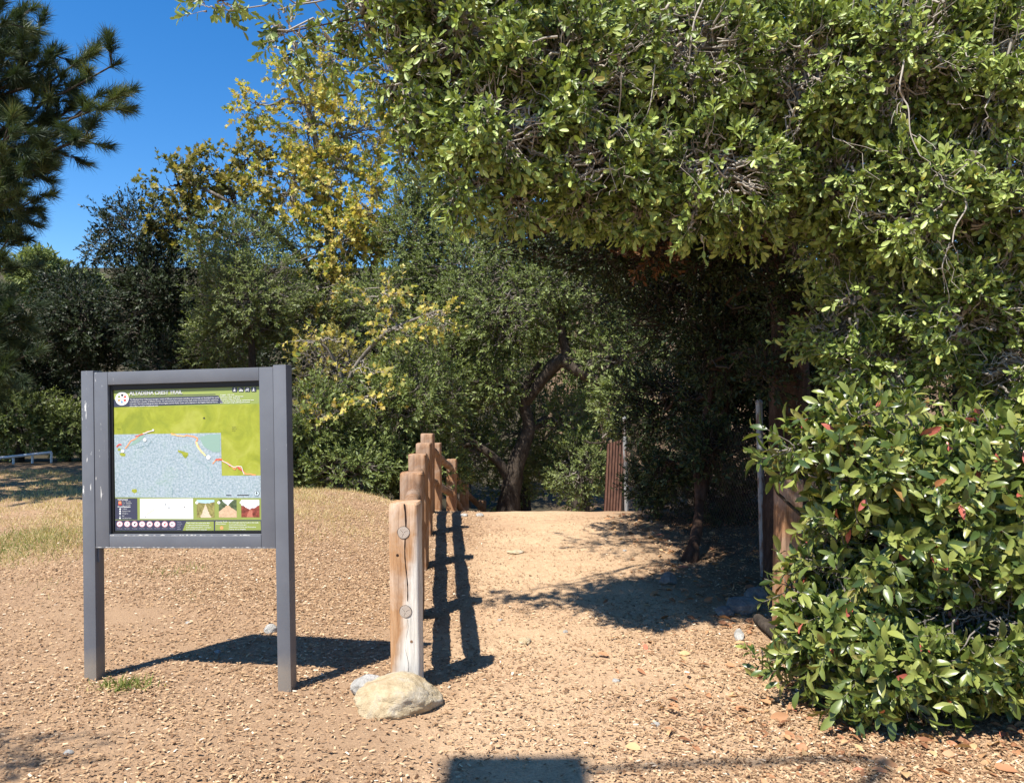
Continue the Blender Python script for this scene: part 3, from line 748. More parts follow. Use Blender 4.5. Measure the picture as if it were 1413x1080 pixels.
bobj('gasket', [(.1905, .2105, .022, .07, .9955, 2.0105), (1.2485, 1.2555, .022, .07, .9955, 2.0105), (.2115, 1.2475, .022, .07, 1.976, 2.0105), (.2115, 1.2475, .022, .07, .9955, 1.010)], M['gasket'], sg0, 0)
bobj('frame_back', [(.1905, 1.2555, .0705, .079, .9955, 2.0105)], M['paint'], sg0, 0)
# paint worn to pale metal along the lower edges
M['worn'] = flat('worn_edge', (.50, .50, .48), .7, .2)
def edge(name, x0, x1, z, n, hmax, y):
    bm = bmesh.new(); rg = random.Random(n); prev = None
    for k in range(n + 1):
        x = x0 + (x1 - x0) * k / n; h = hmax * max(.12, rg.random() ** 2 + .1 * math.sin(k * .7))
        cur = (bm.verts.new((x, y, z)), bm.verts.new((x, y, z + h)))
        if prev: bm.faces.new((prev[0], cur[0], cur[1], prev[1]))
        prev = cur
    me = bpy.data.meshes.new(name); bm.to_mesh(me); bm.free(); link(name, me, M['worn'], sg0)
edge('worn_edge', .092, 1.351, .9045, 130, .007, -.0008); edge('worn_edge', .20, 1.25, .984, 110, .010, -.0008)
# small weld brackets beneath the frame on the legs' inner faces
bobj('bracket', [(.0895, .103, .02, .06, .80, .898)], M['paint'], sg0, .002)
panel = bobj('map_panel', [(.212, 1.247, .030, .069, 1.011, 1.975)], flat('panel_green', (.25, .30, .075), .35, .4), sg0, .001)
PX0, PX1, PZ0, PZ1 = .2135, 1.2455, 1.013, 1.973
def pxz(zx, zy):
    L_ = 243 + (zy - 155) * .0285; R_ = 1033 + (zy - 150) * .018
    T_ = 157 - (zx - 243) * .0115; B_ = 938 - (zx - 265) * .022
    u = (zx - L_) / (R_ - L_); v_ = (zy - T_) / (B_ - T_)
    u = min(max(u, .0), 1); v_ = min(max(v_, 0), 1)
    return PX0 + u * (PX1 - PX0), PZ1 - v_ * (PZ1 - PZ0)
PYF = .030
def poly(name, pts, mat, lay, parent=panel):
    bm = bmesh.new(); vs = []
    for q in pts:
        x, z = pxz(*q); vs.append(bm.verts.new((x, PYF - .0006 * lay, z)))
    f = bm.faces.new(vs); f.normal_update()
    if f.normal.y > 0: f.normal_flip()
    me = bpy.data.meshes.new(name); bm.to_mesh(me); bm.free(); return link(name, me, mat, parent)
def polys(name, lst, mat, lay, parent=panel):
    if name in ('trail_line', 'contour', 'legend_key', 'scale_bar') and len(lst) > 1:      # each printed line its own piece
        grp = [[lst[0]]]
        for q in lst[1:]:
            if min(math.hypot(a[0] - b_[0], a[1] - b_[1]) for a in q for b_ in grp[-1][-1]) < 4: grp[-1].append(q)
            else: grp.append([q])
        if len(grp) > 1:
            for g_ in grp: o_ = polys(name, g_, mat, lay, parent)
            return o_
    bm = bmesh.new()
    for pts in lst:
        vs = [bm.verts.new((pxz(*q)[0], PYF - .0006 * lay, pxz(*q)[1])) for q in pts]
        f = bm.faces.new(vs); f.normal_update()
        if f.normal.y > 0: f.normal_flip()
    me = bpy.data.meshes.new(name); bm.to_mesh(me); bm.free(); return link(name, me, mat, parent)
def circ(cx, cy, r, n=20): return [(cx + r * math.cos(2 * math.pi * k / n), cy + r * math.sin(2 * math.pi * k / n)) for k in range(n)]
def ribbon(pts, w_):
    out = []
    for (x0, y0), (x1, y1) in zip(pts, pts[1:]):
        d = math.hypot(x1 - x0, y1 - y0) or 1; nx_, ny_ = -(y1 - y0) / d * w_ / 2, (x1 - x0) / d * w_ / 2
        out.append([(x0 + nx_, y0 + ny_), (x1 + nx_, y1 + ny_), (x1 - nx_, y1 - ny_), (x0 - nx_, y0 - ny_)])
    return out
def text(name, lines, zx, zy, hpx, mat, lay=4, wpx=None, gap=1.25, bold=.0, parent=panel):
    """lines of print, cap height hpx in sign units, first baseline at zy"""
    body = '\n'.join(lines)
    cu = bpy.data.curves.new(name, 'FONT'); cu.body = body; cu.size = 1; cu.space_line = gap; cu.offset = bold; cu.resolution_u = 2
    to = bpy.data.objects.new('tmp', cu); COL.objects.link(to); bpy.context.view_layer.update()
    me = bpy.data.meshes.new_from_object(to.evaluated_get(bpy.context.evaluated_depsgraph_get()))
    bpy.data.objects.remove(to); n = len(me.vertices); c = np.zeros(n * 3); me.vertices.foreach_get('co', c); c = c.reshape(-1, 3)
    s = hpx / .70; mw = c[:, 0].max(); sx = (wpx / mw) if wpx else s
    out = np.zeros_like(c)
    for i in range(n):
        x, z = pxz(zx + c[i, 0] * sx, zy - c[i, 1] * s - (zx - 243 + c[i, 0] * sx) * .0115); out[i] = (x, PYF - .0006 * lay, z)
    me.vertices.foreach_set('co', out.ravel()); me.update()
    me.materials.clear(); me.name = name
    return link(name, me, mat, parent)
NAVY = flat('print_navy', (.045, .05, .085), .35, .4); WH = flat('print_white', (.78, .79, .76), .35, .4)
GRN = flat('print_green', (.26, .31, .08), .35, .4); DK = flat('print_black', (.03, .03, .035), .4, .4)
ORG = flat('print_orange', (.85, .33, .14), .4, .3); RED = flat('print_red', (.65, .08, .06), .4, .3); PNK = flat('print_pink', (.72, .30, .33), .4, .3)
YLW = flat('print_yellow', (.80, .68, .30), .4, .3); BLU = flat('print_blue', (.20, .33, .50), .4, .3)
m, nt, b, _ = nodes('forest_relief'); v = coords(nt, (1, 1, 1)); n1 = noise_(nt, v, 5.5, 5, .62, 1.2); n2 = noise_(nt, v, 22, 3, .5, .8)
c = ramp(nt, n1, [(.32, (.23, .27, .025)), (.5, (.31, .34, .03)), (.66, (.37, .39, .06))]).outputs[0]
c = mixc(nt, .25, c, ramp(nt, n2, [(.4, (.75, .75, .6)), (.6, (1.1, 1.1, 1.1))]).outputs[0], 'MULTIPLY')
nt.links.new(c, b.inputs['Base Color']); b.inputs['Roughness'].default_value = .35; FOR = m
m, nt, b, _ = nodes('street_map'); v = coords(nt, (1, 1, 1)); n1 = noise_(nt, v, 7, 5, .6, .8); n2 = noise_(nt, v, 70, 4, .75)
vo = N(nt, 'ShaderNodeTexVoronoi', feature='DISTANCE_TO_EDGE', Scale=46.0); nt.links.new(v, vo.inputs['Vector'])
c = ramp(nt, n1, [(.3, (.17, .25, .27)), (.5, (.22, .30, .33)), (.68, (.19, .30, .25))]).outputs[0]
c = mixc(nt, ramp(nt, n2, [(.38, (.0, .0, .0)), (.62, (.95, .95, .95))]).outputs[0], c, (.46, .52, .55))
c = mixc(nt, ramp(nt, vo.outputs['Distance'], [(.02, (.5, .5, .5)), (.10, (0, 0, 0))]).outputs[0], c, (.27, .35, .40))
nt.links.new(c, b.inputs['Base Color']); b.inputs['Roughness'].default_value = .35; STR = m
poly('forest_map', [(243, 251), (1036, 240), (1043, 627), (243, 640)], FOR, 1)
poly('street_map', [(250, 402), (830, 396), (836, 628), (1043, 625), (1046, 746), (262, 751)], STR, 2)
for q_ in [[(600, 488), (630, 496), (657, 505), (655, 520), (642, 535), (628, 522), (622, 508), (602, 500)], [(280, 508), (296, 503), (316, 510), (312, 524), (290, 522)], [(354, 706), (378, 704), (382, 720), (368, 728), (352, 718)], [(272, 480), (288, 478), (286, 494), (272, 492)]]: poly('park_area', q_, FOR, 3)
hl_ = flat('print_hill', (.25, .38, .31), .35, .3)
for q_ in [[(345, 455), (370, 425), (400, 408), (425, 405), (405, 430), (370, 455), (335, 468), (320, 474)], [(715, 420), (760, 405), (826, 402), (828, 500), (790, 500), (740, 470)]]: poly('hill_area', q_, hl_, 3)
rr_ = random.Random(3)
def jit(pts, a=3, k=4):
    out = []
    for p_, q_ in zip(pts, pts[1:]):
        for j in range(k): t = j / k; out.append((p_[0] + (q_[0] - p_[0]) * t + rr_.uniform(-a, a), p_[1] + (q_[1] - p_[1]) * t + rr_.uniform(-a, a)))
    return out + [pts[-1]]
tr = [(565, 403), (620, 408), (670, 414), (705, 420), (695, 450), (715, 480), (745, 515)]
polys('trail_line', ribbon(jit([(315, 480), (345, 440), (400, 400), (465, 380)], 4), 6) + ribbon(jit(tr, 5), 7) + ribbon(jit([(790, 560), (812, 540), (835, 542)], 6), 5), ORG, 4)
polys('trail_line', ribbon(jit([(700, 445), (712, 480), (750, 520)], 2), 8) + ribbon(jit([(560, 403), (640, 415)], 3), 3), YLW, 5)
polys('trail_line', ribbon(jit([(835, 545), (875, 565), (905, 592), (920, 575), (945, 600), (960, 618), (1015, 622)], 4), 6), ORG, 4)
polys('trail_line', ribbon(jit([(800, 545), (836, 538)], 5), 6) + ribbon(jit([(870, 565), (880, 578)], 2), 4) + ribbon(jit([(920, 582), (950, 606)], 4), 8) + ribbon(jit([(370, 408), (410, 402)], 3), 4) + ribbon(jit([(262, 466), (292, 460)], 6), 7), RED, 5)
polys('trail_line', ribbon(jit([(838, 548), (900, 580), (940, 575), (955, 620)], 2), 3) + ribbon(jit([(410, 398), (468, 376)], 3), 4) + [circ(765, 528, 12, 9), circ(300, 495, 9, 8), circ(420, 432, 10, 7), circ(465, 379, 6, 8)], WH, 6)
polys('contour', ribbon(jit([(455, 440), (440, 465), (400, 470), (375, 480)], 3), 1.6) + ribbon(jit([(700, 540), (760, 580), (790, 640)], 3), 1.8) + ribbon(jit([(575, 700), (572, 745)], 1), 1.6), flat('print_stream', (.16, .30, .30), .4, .3), 4)
poly('header', [(329, 199), (815, 193), (842, 236), (246, 249), (244, 207), (329, 207)], NAVY, 2)
polys('header_line', ribbon([(329, 192), (800, 186)], 3), NAVY, 2)
text('title', ['ALTADENA CREST TRAIL'], 331, 184, 20, WH, 4, 288)
for dx_, dy_ in ((2.4, 0), (1.2, .9), (1.2, -.9), (1.2, 0)): text('title_weight', ['ALTADENA CREST TRAIL'], 331 + dx_, 184 + dy_, 20, WH, 5, 288)
para = ['The Altadena Crest Trail passes through a variety of different environments, including road crossings and developed lots, and is',
        'accessible from a number of different streets. The trail includes four points of entry, trails, and is recommended for equestrian',
        'trail users. The trail provides great views of Los Angeles and the Pacific Ocean and is adjacent to the Angeles National Forest,',
        'which offers a number of additional trails.']
text('paragraph', para, 334, 213, 6.0, WH, 4, 485, 1.42, .012)
text('trail_facts', ['Length: 1.29 mile', 'Difficulty: Easy to Moderate', 'Elevation Gain: 500 feet', 'Trail Uses: Hiking, biking, equestrian use', 'and on-leash dog walking permitted'], 826, 199, 5.4, WH, 4, 178, 1.36, .012)
e1 = poly('emblem', circ(291, 203, 37, 32), WH, 4)
cols = [RED, BLU, ORG, GRN, DK, RED]
for k in range(6):
    a0, a1 = k * math.pi / 3 + .2, k * math.pi / 3 + .9
    poly('emblem_mark', [(291 + 7 * math.cos((a0 + a1) / 2), 202 + 7 * math.sin((a0 + a1) / 2)), (291 + 24 * math.cos(a0), 202 + 24 * math.sin(a0)), (291 + 26 * math.cos((a0 + a1) / 2), 202 + 26 * math.sin((a0 + a1) / 2)), (291 + 24 * math.cos(a1), 202 + 24 * math.sin(a1))], cols[k], 5, e1)
for k, cx in enumerate((902, 936, 970, 1003)):
    s = poly('pictogram', [(cx - 13, 150), (cx + 13, 150), (cx + 13, 174), (cx - 13, 174)], NAVY, 4)
    if k in (0, 3): f = [circ(cx, 154.5, 3, 8)] + ribbon([(cx, 158), (cx - 1, 165), (cx - 5, 172)], 4) + ribbon([(cx - 1, 165), (cx + 4, 172)], 3) + ribbon([(cx - 4, 162), (cx + 5, 163)], 2.4)
    elif k == 1: f = [circ(cx - 5, 169, 4, 10), circ(cx + 6, 169, 4, 10)] + ribbon([(cx - 6, 155), (cx - 3, 163), (cx + 5, 163), (cx + 6, 169)], 3)
    else: f = ribbon([(cx - 8, 163), (cx + 4, 163), (cx + 8, 155)], 4) + ribbon([(cx - 7, 163), (cx - 8, 172)], 2.4) + ribbon([(cx + 3, 163), (cx + 5, 172)], 2.4) + [circ(cx - 1, 154, 2.6, 8)]
    polys('pictogram_figure', f, WH, 5, s)
text('place_name', ['Angeles', 'National', 'Forest'], 890, 375, 4.5, DK, 4, 24, 1.5)
text('place_name', ['Millard Canyon'], 266, 374, 4, DK, 4, 22)
polys('peak_mark', [[(740, 309), (747, 318), (738, 320), (733, 315)]], DK, 3)
polys('scale_bar', ribbon([(860, 733), (888, 733)], 4) + ribbon([(918, 732), (980, 731)], 4), DK, 4)
cm = polys('compass', [circ(1021, 721, 14, 20)], DK, 4); polys('compass_face', [circ(1021, 721, 12, 20)], flat('print_pale', (.55, .66, .68), .4, .3), 5, cm); polys('compass_needle', [[(1021, 710), (1027, 724), (1021, 721), (1015, 724)]] + ribbon([(1021, 721), (1021, 731)], 2), DK, 6, cm)
poly('footer', [(262, 752), (1047, 746), (1049, 938), (266, 938)], GRN, 2)
poly('legend', [(262, 757), (383, 755), (386, 873), (264, 874)], NAVY, 3)
text('legend_lettering', ['Trail Segments'], 276, 767, 7, WH, 4, 56, bold=.03); text('legend_lettering', ['Around Easements'], 277, 807, 7, WH, 4, 70, bold=.03)
text('legend_lettering', ['0 - 1.29 mile', '1.3 - 2.4 miles', '2.5 - 3 miles'], 303, 777, 5, WH, 4, 50, 1.25)
text('legend_lettering', ['Trailhead', 'Equestrian Trail', 'Parking Lot', 'Park', 'Trail Access Point'], 303, 818, 5.2, WH, 4, 50, 1.72)
polys('legend_key', [[(281, 773), (297, 773), (297, 778), (281, 778)], [(281, 780), (297, 780), (297, 786), (281, 786)]], ORG, 4); polys('legend_key', [[(281, 787), (299, 787), (299, 794), (281, 794)]], RED, 4)
polys('legend_key', [circ(291, 816 + 12.6 * k, 5 if k != 3 else 2.5, 10) for k in range(5)], WH, 4)
poly('elevation_chart', [(398, 757), (684, 752), (687, 864), (400, 868)], flat('print_chart', (.76, .78, .76), .35, .4), 3)
polys('chart_line', ribbon(jit([(436, 843), (455, 830), (477, 815)], 1.5), 3), YLW, 4)
polys('chart_line', ribbon(jit([(477, 815), (500, 795), (538, 786), (556, 805), (600, 792), (640, 798), (672, 842)], 2), 1) + ribbon([(430, 775), (432, 848), (676, 843)], 1) + ribbon([(556, 762), (557, 850)], 1) + ribbon([(570, 766), (640, 765)], 1) + ribbon([(560, 785), (660, 783)], 1), flat('print_faint', (.36, .40, .45), .4, .3), 4)
polys('chart_mark', [circ(538, 787, 3, 8), circ(556, 805, 3, 8), circ(640, 799, 3, 8), circ(431, 859, 2.4, 8), circ(675, 855, 2.4, 8)], DK, 5)
def photo_mat(name, sky_, hill, trail, hv):
    m, nt, b, _ = nodes(name); t = nt.nodes.new('ShaderNodeTexCoord'); sep = nt.nodes.new('ShaderNodeSeparateXYZ'); nt.links.new(t.outputs['Generated'], sep.inputs[0])
    n1 = noise_(nt, t.outputs['Object'], 38, 5, .7); n2 = noise_(nt, t.outputs['Object'], 90, 3, .7)
    hcol = ramp(nt, n1, [(.35, tuple(x * .35 for x in hill)), (.6, hill)]).outputs[0]
    # road wedge narrowing upwards
    dx = mathn(nt, 'ABSOLUTE', mathn(nt, 'SUBTRACT', sep.outputs[0], .5)); wd = mathn(nt, 'MULTIPLY', mathn(nt, 'SUBTRACT', .72, sep.outputs[2]), trail[3])
    f = mathn(nt, 'GREATER_THAN', mathn(nt, 'ADD', wd, mathn(nt, 'MULTIPLY', mathn(nt, 'SUBTRACT', n1, .5), .3)), dx)
    c = mixc(nt, f, hcol, ramp(nt, n2, [(.3, tuple(x * .7 for x in trail[:3])), (.7, trail[:3])]).outputs[0])
    sk = mathn(nt, 'GREATER_THAN', mathn(nt, 'ADD', mathn(nt, 'SUBTRACT', sep.outputs[2], mathn(nt, 'MULTIPLY', dx, hv[1])), mathn(nt, 'MULTIPLY', mathn(nt, 'SUBTRACT', n1, .5), .35)), hv[0])
    c = mixc(nt, sk, c, sky_)
    nt.links.new(c, b.inputs['Base Color']); b.inputs['Roughness'].default_value = .3; return m
for k, (x0, y0, x1, y1) in enumerate(((704, 760, 798, 856), (821, 758, 915, 853), (939, 756, 1034, 850))):
    pm = [photo_mat('print_photo_canyon', (.40, .58, .66), (.34, .30, .10), (.72, .60, .44, .45), (.80, .1)), photo_mat('print_photo_track', (.75, .80, .80), (.10, .14, .07), (.68, .47, .30, 1.3), (.70, .9)), photo_mat('print_photo_slope', (.74, .80, .82), (.30, .07, .05), (.52, .18, .12, .25), (.45, .5))][k]
    ph = poly('printed_photo', [(x0, y0), (x1, y0 - 1), (x1 + 2, y1 - 1), (x0 + 2, y1)], pm, 3)
    polys('photo_number', [circ(x0 + 1, y0 + 15, 8, 14)], WH, 4, ph)
poly('rules_strip', [(264, 878), (1046, 863), (1048, 921), (266, 937)], NAVY, 3)
for k in range(8):
    cx = 290 + 40.8 * k; cy = 899 - .55 * k
    ic = polys('rule_symbol', [circ(cx, cy, 16.5, 22)], PNK, 4); polys('symbol_face', [circ(cx, cy, 14, 20)], flat('print_blush', (.78, .68, .70), .4, .3) if k == 0 else bpy.data.materials['print_blush'], 5, ic)
    sh = [ribbon([(cx - 6, cy + 5), (cx, cy - 5), (cx + 6, cy)], 4), ribbon([(cx + 5, cy - 7), (cx - 3, cy + 7)], 2), [circ(cx, cy + 1, 5, 7), circ(cx + 5, cy - 6, 2.6, 6)], ribbon([(cx - 7, cy + 4), (cx - 2, cy - 4), (cx + 3, cy), (cx + 7, cy + 4)], 2.4)][k % 4]
    polys('symbol_mark', sh, DK if k % 3 else RED, 6, ic)
for k, s in enumerate(('No Fires', 'No Litter', 'No Loose', 'Keep Out', 'No Guns', 'No Camp', 'No Cars', 'Snakes')):
    text('rule_caption', [s], 276 + 40.8 * k, 927 - .5 * k, 4.6, flat('print_dim', (.45, .45, .5), .4, .3) if k == 0 else bpy.data.materials['print_dim'], 4, 28)
text('rule_caption', ['Sunrise', 'to sunset', 'county', 'code', 'applies'], 602, 888, 5, bpy.data.materials['print_dim'], 4, 26, 1.35)
poly('notice', [(650, 879), (796, 875), (797, 924), (631, 928)], GRN, 4); poly('notice', [(803, 875), (1042, 869), (1044, 918), (804, 924)], GRN, 4)
text('notice_lettering', ['Please contact the county parks office', 'to report any trail maintenance issue', 'or for emergencies dial 911. Trail hours', 'are from dawn to dusk every day'], 650, 893, 5.6, WH, 5, 132, 1.5, .012)
text('notice_lettering', ['County Trails', 'Information'], 808, 886, 5.6, WH, 5, 60, 1.4, .012)
text('notice_lettering', ['For trail maps and more about the trails', 'www.trails.lacounty.gov', 'Department of Parks and Recreation', 'County of Los Angeles'], 876, 889, 5.6, WH, 5, 155, 1.5, .012)
polys('notice_emblem', [circ(838, 909, 9, 12)], ORG, 5)

# ------------------------------------------------------------------ street lamp behind the viewer (its shadow lies across the path)
def shadow_src(px, py, z):
    g = G(px, py); return np.array([g[0] - SH[0] * z, g[1] - SH[1] * z, z])
LZh = 9.4
hd = shadow_src(712, 1066, LZh); pl = shadow_src(1228, 1052, LZh - .1)
lp = empty('street_lamp', (pl[0], pl[1], 0), 'tall grey street lamp throwing the blurred shadow across the front of the path', 'street lamp')
lb = np.array([pl[0], pl[1], 0.])
V, L_, _ = loft([np.zeros(3), UP * 4.5, pl - lb], [.10, .075, .035], 16, 0)
link('lamp_pole', raw_mesh('lamp_pole', V, L_, np.arange(len(L_) // 4) * 4, smooth=True), M['galv'], lp)
V, L_, _ = loft([pl - lb, (pl + (hd - pl) * .4) - lb + UP * .10, hd - lb + np.array([.3, 0, .02])], [.034, .028, .026], 12, 0)
link('lamp_arm', raw_mesh('lamp_arm', V, L_, np.arange(len(L_) // 4) * 4, smooth=True), M['galv'], lp)
bm = bmesh.new(); boxm(bm, -.36, .36, -.17, .17, -.07, .06, .045); me = bpy.data.meshes.new('lamp_head'); bm.to_mesh(me); bm.free()
o = link('lamp_head', me, M['galv'], lp, True); o.location = Vector(hd - lb)

# ------------------------------------------------------------------ vegetation
def GT(x, y, dz=0): return np.array([x, y, float(ground(x, y)) + dz])
# 1 dark trunked oak at the path side: the canopy over the path
b1 = GT(2.75, 7.7)
oak1 = tree('oak_tree', 'live oak with dark reddish trunk behind the bush, its crown arching over the path', 'tree', b1,
     [([b1 - UP * .2, b1 + [-.02, 0, .9], P(1088, 440, 7.6), P(1070, 300, 7.4), P(1010, 150, 7.3), P(960, -60, 7.4)], [.26, .20, .17, .14, .10, .05]),
      ([P(1075, 330, 7.45), P(960, 215, 7.3), P(800, 110, 7.2), P(640, 40, 7.2)], [.10, .08, .055, .03])],
     [B(770, 120, 5.5, 170, 120, .7, 950, ls=1.05), B(650, 60, 5.4, 110, 90, .6, 620), B(680, 190, 5.2, 95, 85, .45, 480), B(840, 230, 5.5, 120, 85, .5, 560), B(950, 90, 5.6, 150, 120, .7, 800), B(985, 240, 5.5, 110, 80, .45, 480),
      B(820, 30, 6.0, 130, 80, .7, 360), B(640, 262, 5.2, 34, 48, .22, 60, clump=.2), B(715, 272, 5.3, 40, 45, .25, 80, clump=.2), B(800, 280, 5.5, 38, 46, .25, 85, clump=.2), B(880, 285, 5.5, 45, 40, .25, 75, clump=.2), B(955, 296, 5.4, 42, 46, .25, 70, clump=.2), B(1035, 305, 5.8, 38, 50, .28, 80, clump=.2), B(1130, 430, 6.8, 26, 50, .2, 45, clump=.3), B(565, 110, 5.3, 55, 95, .4, 190, clump=.5), B(500, 15, 5.3, 70, 45, .5, 110, clump=.5, lr=.025), B(395, 45, 5.2, 36, 50, .25, 36, clump=.3, lr=.012), B(455, 70, 5.3, 36, 45, .25, 28, clump=.3, lr=.012), B(555, 180, 5.4, 38, 55, .25, 50, clump=.3, lr=.015), B(300, 2, 5.2, 42, 20, .2, 24, clump=.4, lr=.012), B(650, -60, 5.4, 230, 60, .7, 400),
      BW(-.8, 7.2, 5.4, .8, .9, .35, 80, clump=.6, lr=.014), BW(-.2, 8.4, 5.4, .8, .9, .35, 90, clump=.6, lr=.014), BW(.6, 6.0, 5.5, 1.4, 1.1, .7, 190, br=.15, ls=1.5), BW(2.2, 5.9, 5.6, 1.5, 1.1, .8, 260, br=.15, ls=1.5), BW(1.2, 7.5, 5.6, 1.6, 1.4, .9, 560, br=.15, ls=1.6), BW(.9, 9.2, 5.4, 1.5, 1.4, .9, 480, br=.15, ls=1.6), BW(2.6, 9.4, 5.6, 1.7, 1.7, 1.0, 620, br=.15, ls=1.6), BW(2.0, 8.4, 7.2, 2.0, 1.8, 1.0, 560, br=.15, ls=1.6), BW(3.0, 11.2, 5.6, 1.9, 1.5, 1.0, 520, br=.15, ls=1.6), BW(1.6, 8.0, 4.0, 1.4, 1.3, .7, 520, br=.3, ls=1.2)],  # world-space blobs: mostly unseen upper crown, added to shade the ground right of the path
     M['oak_leaf'], .060, .44, T_OAK, 10, .15, M['bark_red'], M['twig_pale'], group='live oaks arching over the path', br=.75, rb=.012, clump=.74, limb_r=.045, showtwig=1, twigr=.0024, upb=.30, freq=3.0, hang=.45)
b2 = GT(3.9, 7.2)
oak2 = tree('oak_tree', 'big live oak with pale blotched trunk rising above the big-leaved bush at right', 'tree', b2,
     [([b2 - UP * .2, P(1225, 560, 7.0), P(1200, 420, 6.9), P(1165, 330, 6.9), P(1130, 215, 6.9), P(1110, 60, 7.0)], [.22, .17, .15, .13, .10, .06]),
      ([P(1205, 440, 6.9), P(1260, 360, 6.8), P(1320, 240, 6.5), P(1370, 90, 6.3)], [.10, .075, .055, .03])],
     [B(1110, 110, 5.5, 120, 115, .5, 700), B(1250, 90, 5.3, 130, 115, .5, 780), B(1370, 120, 5.2, 110, 130, .5, 720), B(1290, 280, 5.3, 120, 105, .45, 680), B(1400, 300, 5.2, 80, 115, .45, 480), B(1150, 250, 5.6, 80, 75, .4, 330), B(1075, 265, 5.8, 65, 55, .3, 200),
      B(1330, 430, 5.4, 105, 85, .45, 540), B(1410, 500, 5.3, 75, 95, .45, 380), B(1215, 505, 5.8, 75, 60, .3, 210, clump=.4), B(1140, 460, 6.2, 45, 65, .3, 100, clump=.45), B(1215, 330, 5.9, 60, 55, .3, 120, clump=.5), B(1540, 250, 5.3, 110, 240, .6, 360), B(1145, 330, 5.9, 45, 60, .28, 95, clump=.3), B(1180, 420, 5.7, 30, 60, .2, 45, clump=.4), B(1175, 520, 6.0, 40, 55, .28, 75, clump=.3), B(1250, 410, 5.6, 50, 60, .28, 110, clump=.3), B(1390, 400, 5.2, 50, 50, .28, 100), B(1200, -70, 5.5, 260, 60, .6, 420),
      BW(3.8, 5.9, 5.5, 1.4, 1.1, .8, 420, br=.15, ls=1.5), BW(3.2, 7.5, 5.8, 1.6, 1.4, .9, 560, br=.15, ls=1.6), BW(4.6, 9.0, 5.6, 1.7, 1.8, 1.1, 560, br=.15, ls=1.6), BW(3.8, 8.0, 7.4, 2.2, 1.8, 1.0, 520, br=.15, ls=1.6), BW(5.4, 7.0, 4.2, 1.3, 1.3, 1.5, 460, br=.15, ls=1.3), BW(3.4, 8.2, 4.1, 1.3, 1.2, .8, 520, br=.2, ls=1.2)],  # mostly unseen crown blobs added to block sun over the trunks
     M['oak_leaf'], .060, .44, T_OAK, 10, .15, M['bark_pale'], M['twig_pale'], group='live oaks arching over the path', br=.7, rb=.012, clump=.70, limb_r=.045, twigr=.0024, upb=.35, freq=3.0, hang=.35)
# long bare pale branches at the outside of the canopies
def outer(root, lst):
    o = np.array(root.location)
    for pts, Yd, rr in lst:
        pw = [P(a + rng.normal(0, 3), c, Yd + .20 + .10 * math.sin(a)) - o for a, c in pts]
        fine = [pw[0]]
        for a, c in zip(pw, pw[1:]):
            fine += [a * .5 + c * .5 + rng.normal(0, .018, 3), c]
        pw = fine; rr = rr * .46; sg = Segs(); q = np.array(pw)
        src = q[rng.integers(0, len(q), 9)]; dst = src + rng.normal(0, .13, (9, 3)) + [0, -.05, -.08]
        sg.curves(src, dst, rr * .35, .0015, 5, .12); sg.build('twigs', M['twig_pale'], root, 4)
        V, L_, st_ = loft(pw, list(np.linspace(rr, rr * .4, len(pw))), 7, .12, rr * 900)
        link('limb', raw_mesh('limb', V, L_, st_, smooth=True), M['twig_pale'], root)
outer(oak1, [([(716, -90), (712, 0), (713, 60), (722, 110), (735, 128), (728, 170), (726, 210)], 4.95, .022), ([(672, 138), (690, 152), (704, 168)], 4.8, .012), ([(735, 128), (760, 128), (790, 126)], 4.95, .008), ([(655, 150), (648, 180), (634, 222), (648, 256)], 4.8, .010), ([(860, 100), (850, 160), (842, 210), (858, 262)], 4.95, .011), ([(780, 178), (805, 182), (806, 205)], 4.95, .009), ([(905, 60), (896, 150), (868, 220), (880, 262)], 5.0, .010), ([(975, -20), (958, 60), (950, 110)], 4.95, .016), ([(820, 150), (850, 180), (870, 225)], 5.0, .008), ([(930, 180), (905, 230), (880, 240)], 5.0, .008)])
outer(oak2, [([(1180, -40), (1165, 50), (1150, 110)], 4.95, .014), ([(1098, 150), (1082, 190), (1068, 240)], 5.15, .016), ([(1250, -30), (1240, 50), (1242, 120), (1256, 150), (1268, 215)], 4.8, .018), ([(1395, 55), (1378, 110), (1362, 150)], 4.7, .020), ([(1376, -30), (1370, 60), (1372, 140)], 4.75, .013), ([(1348, 208), (1328, 232), (1330, 285), (1312, 335)], 4.75, .020), ([(1310, 335), (1304, 370), (1308, 410)], 4.8, .011), ([(1385, 200), (1395, 260)], 4.75, .012), ([(1215, 225), (1185, 270), (1168, 300)], 5.1, .008), ([(1145, 60), (1152, 160), (1148, 190)], 5.05, .010)])
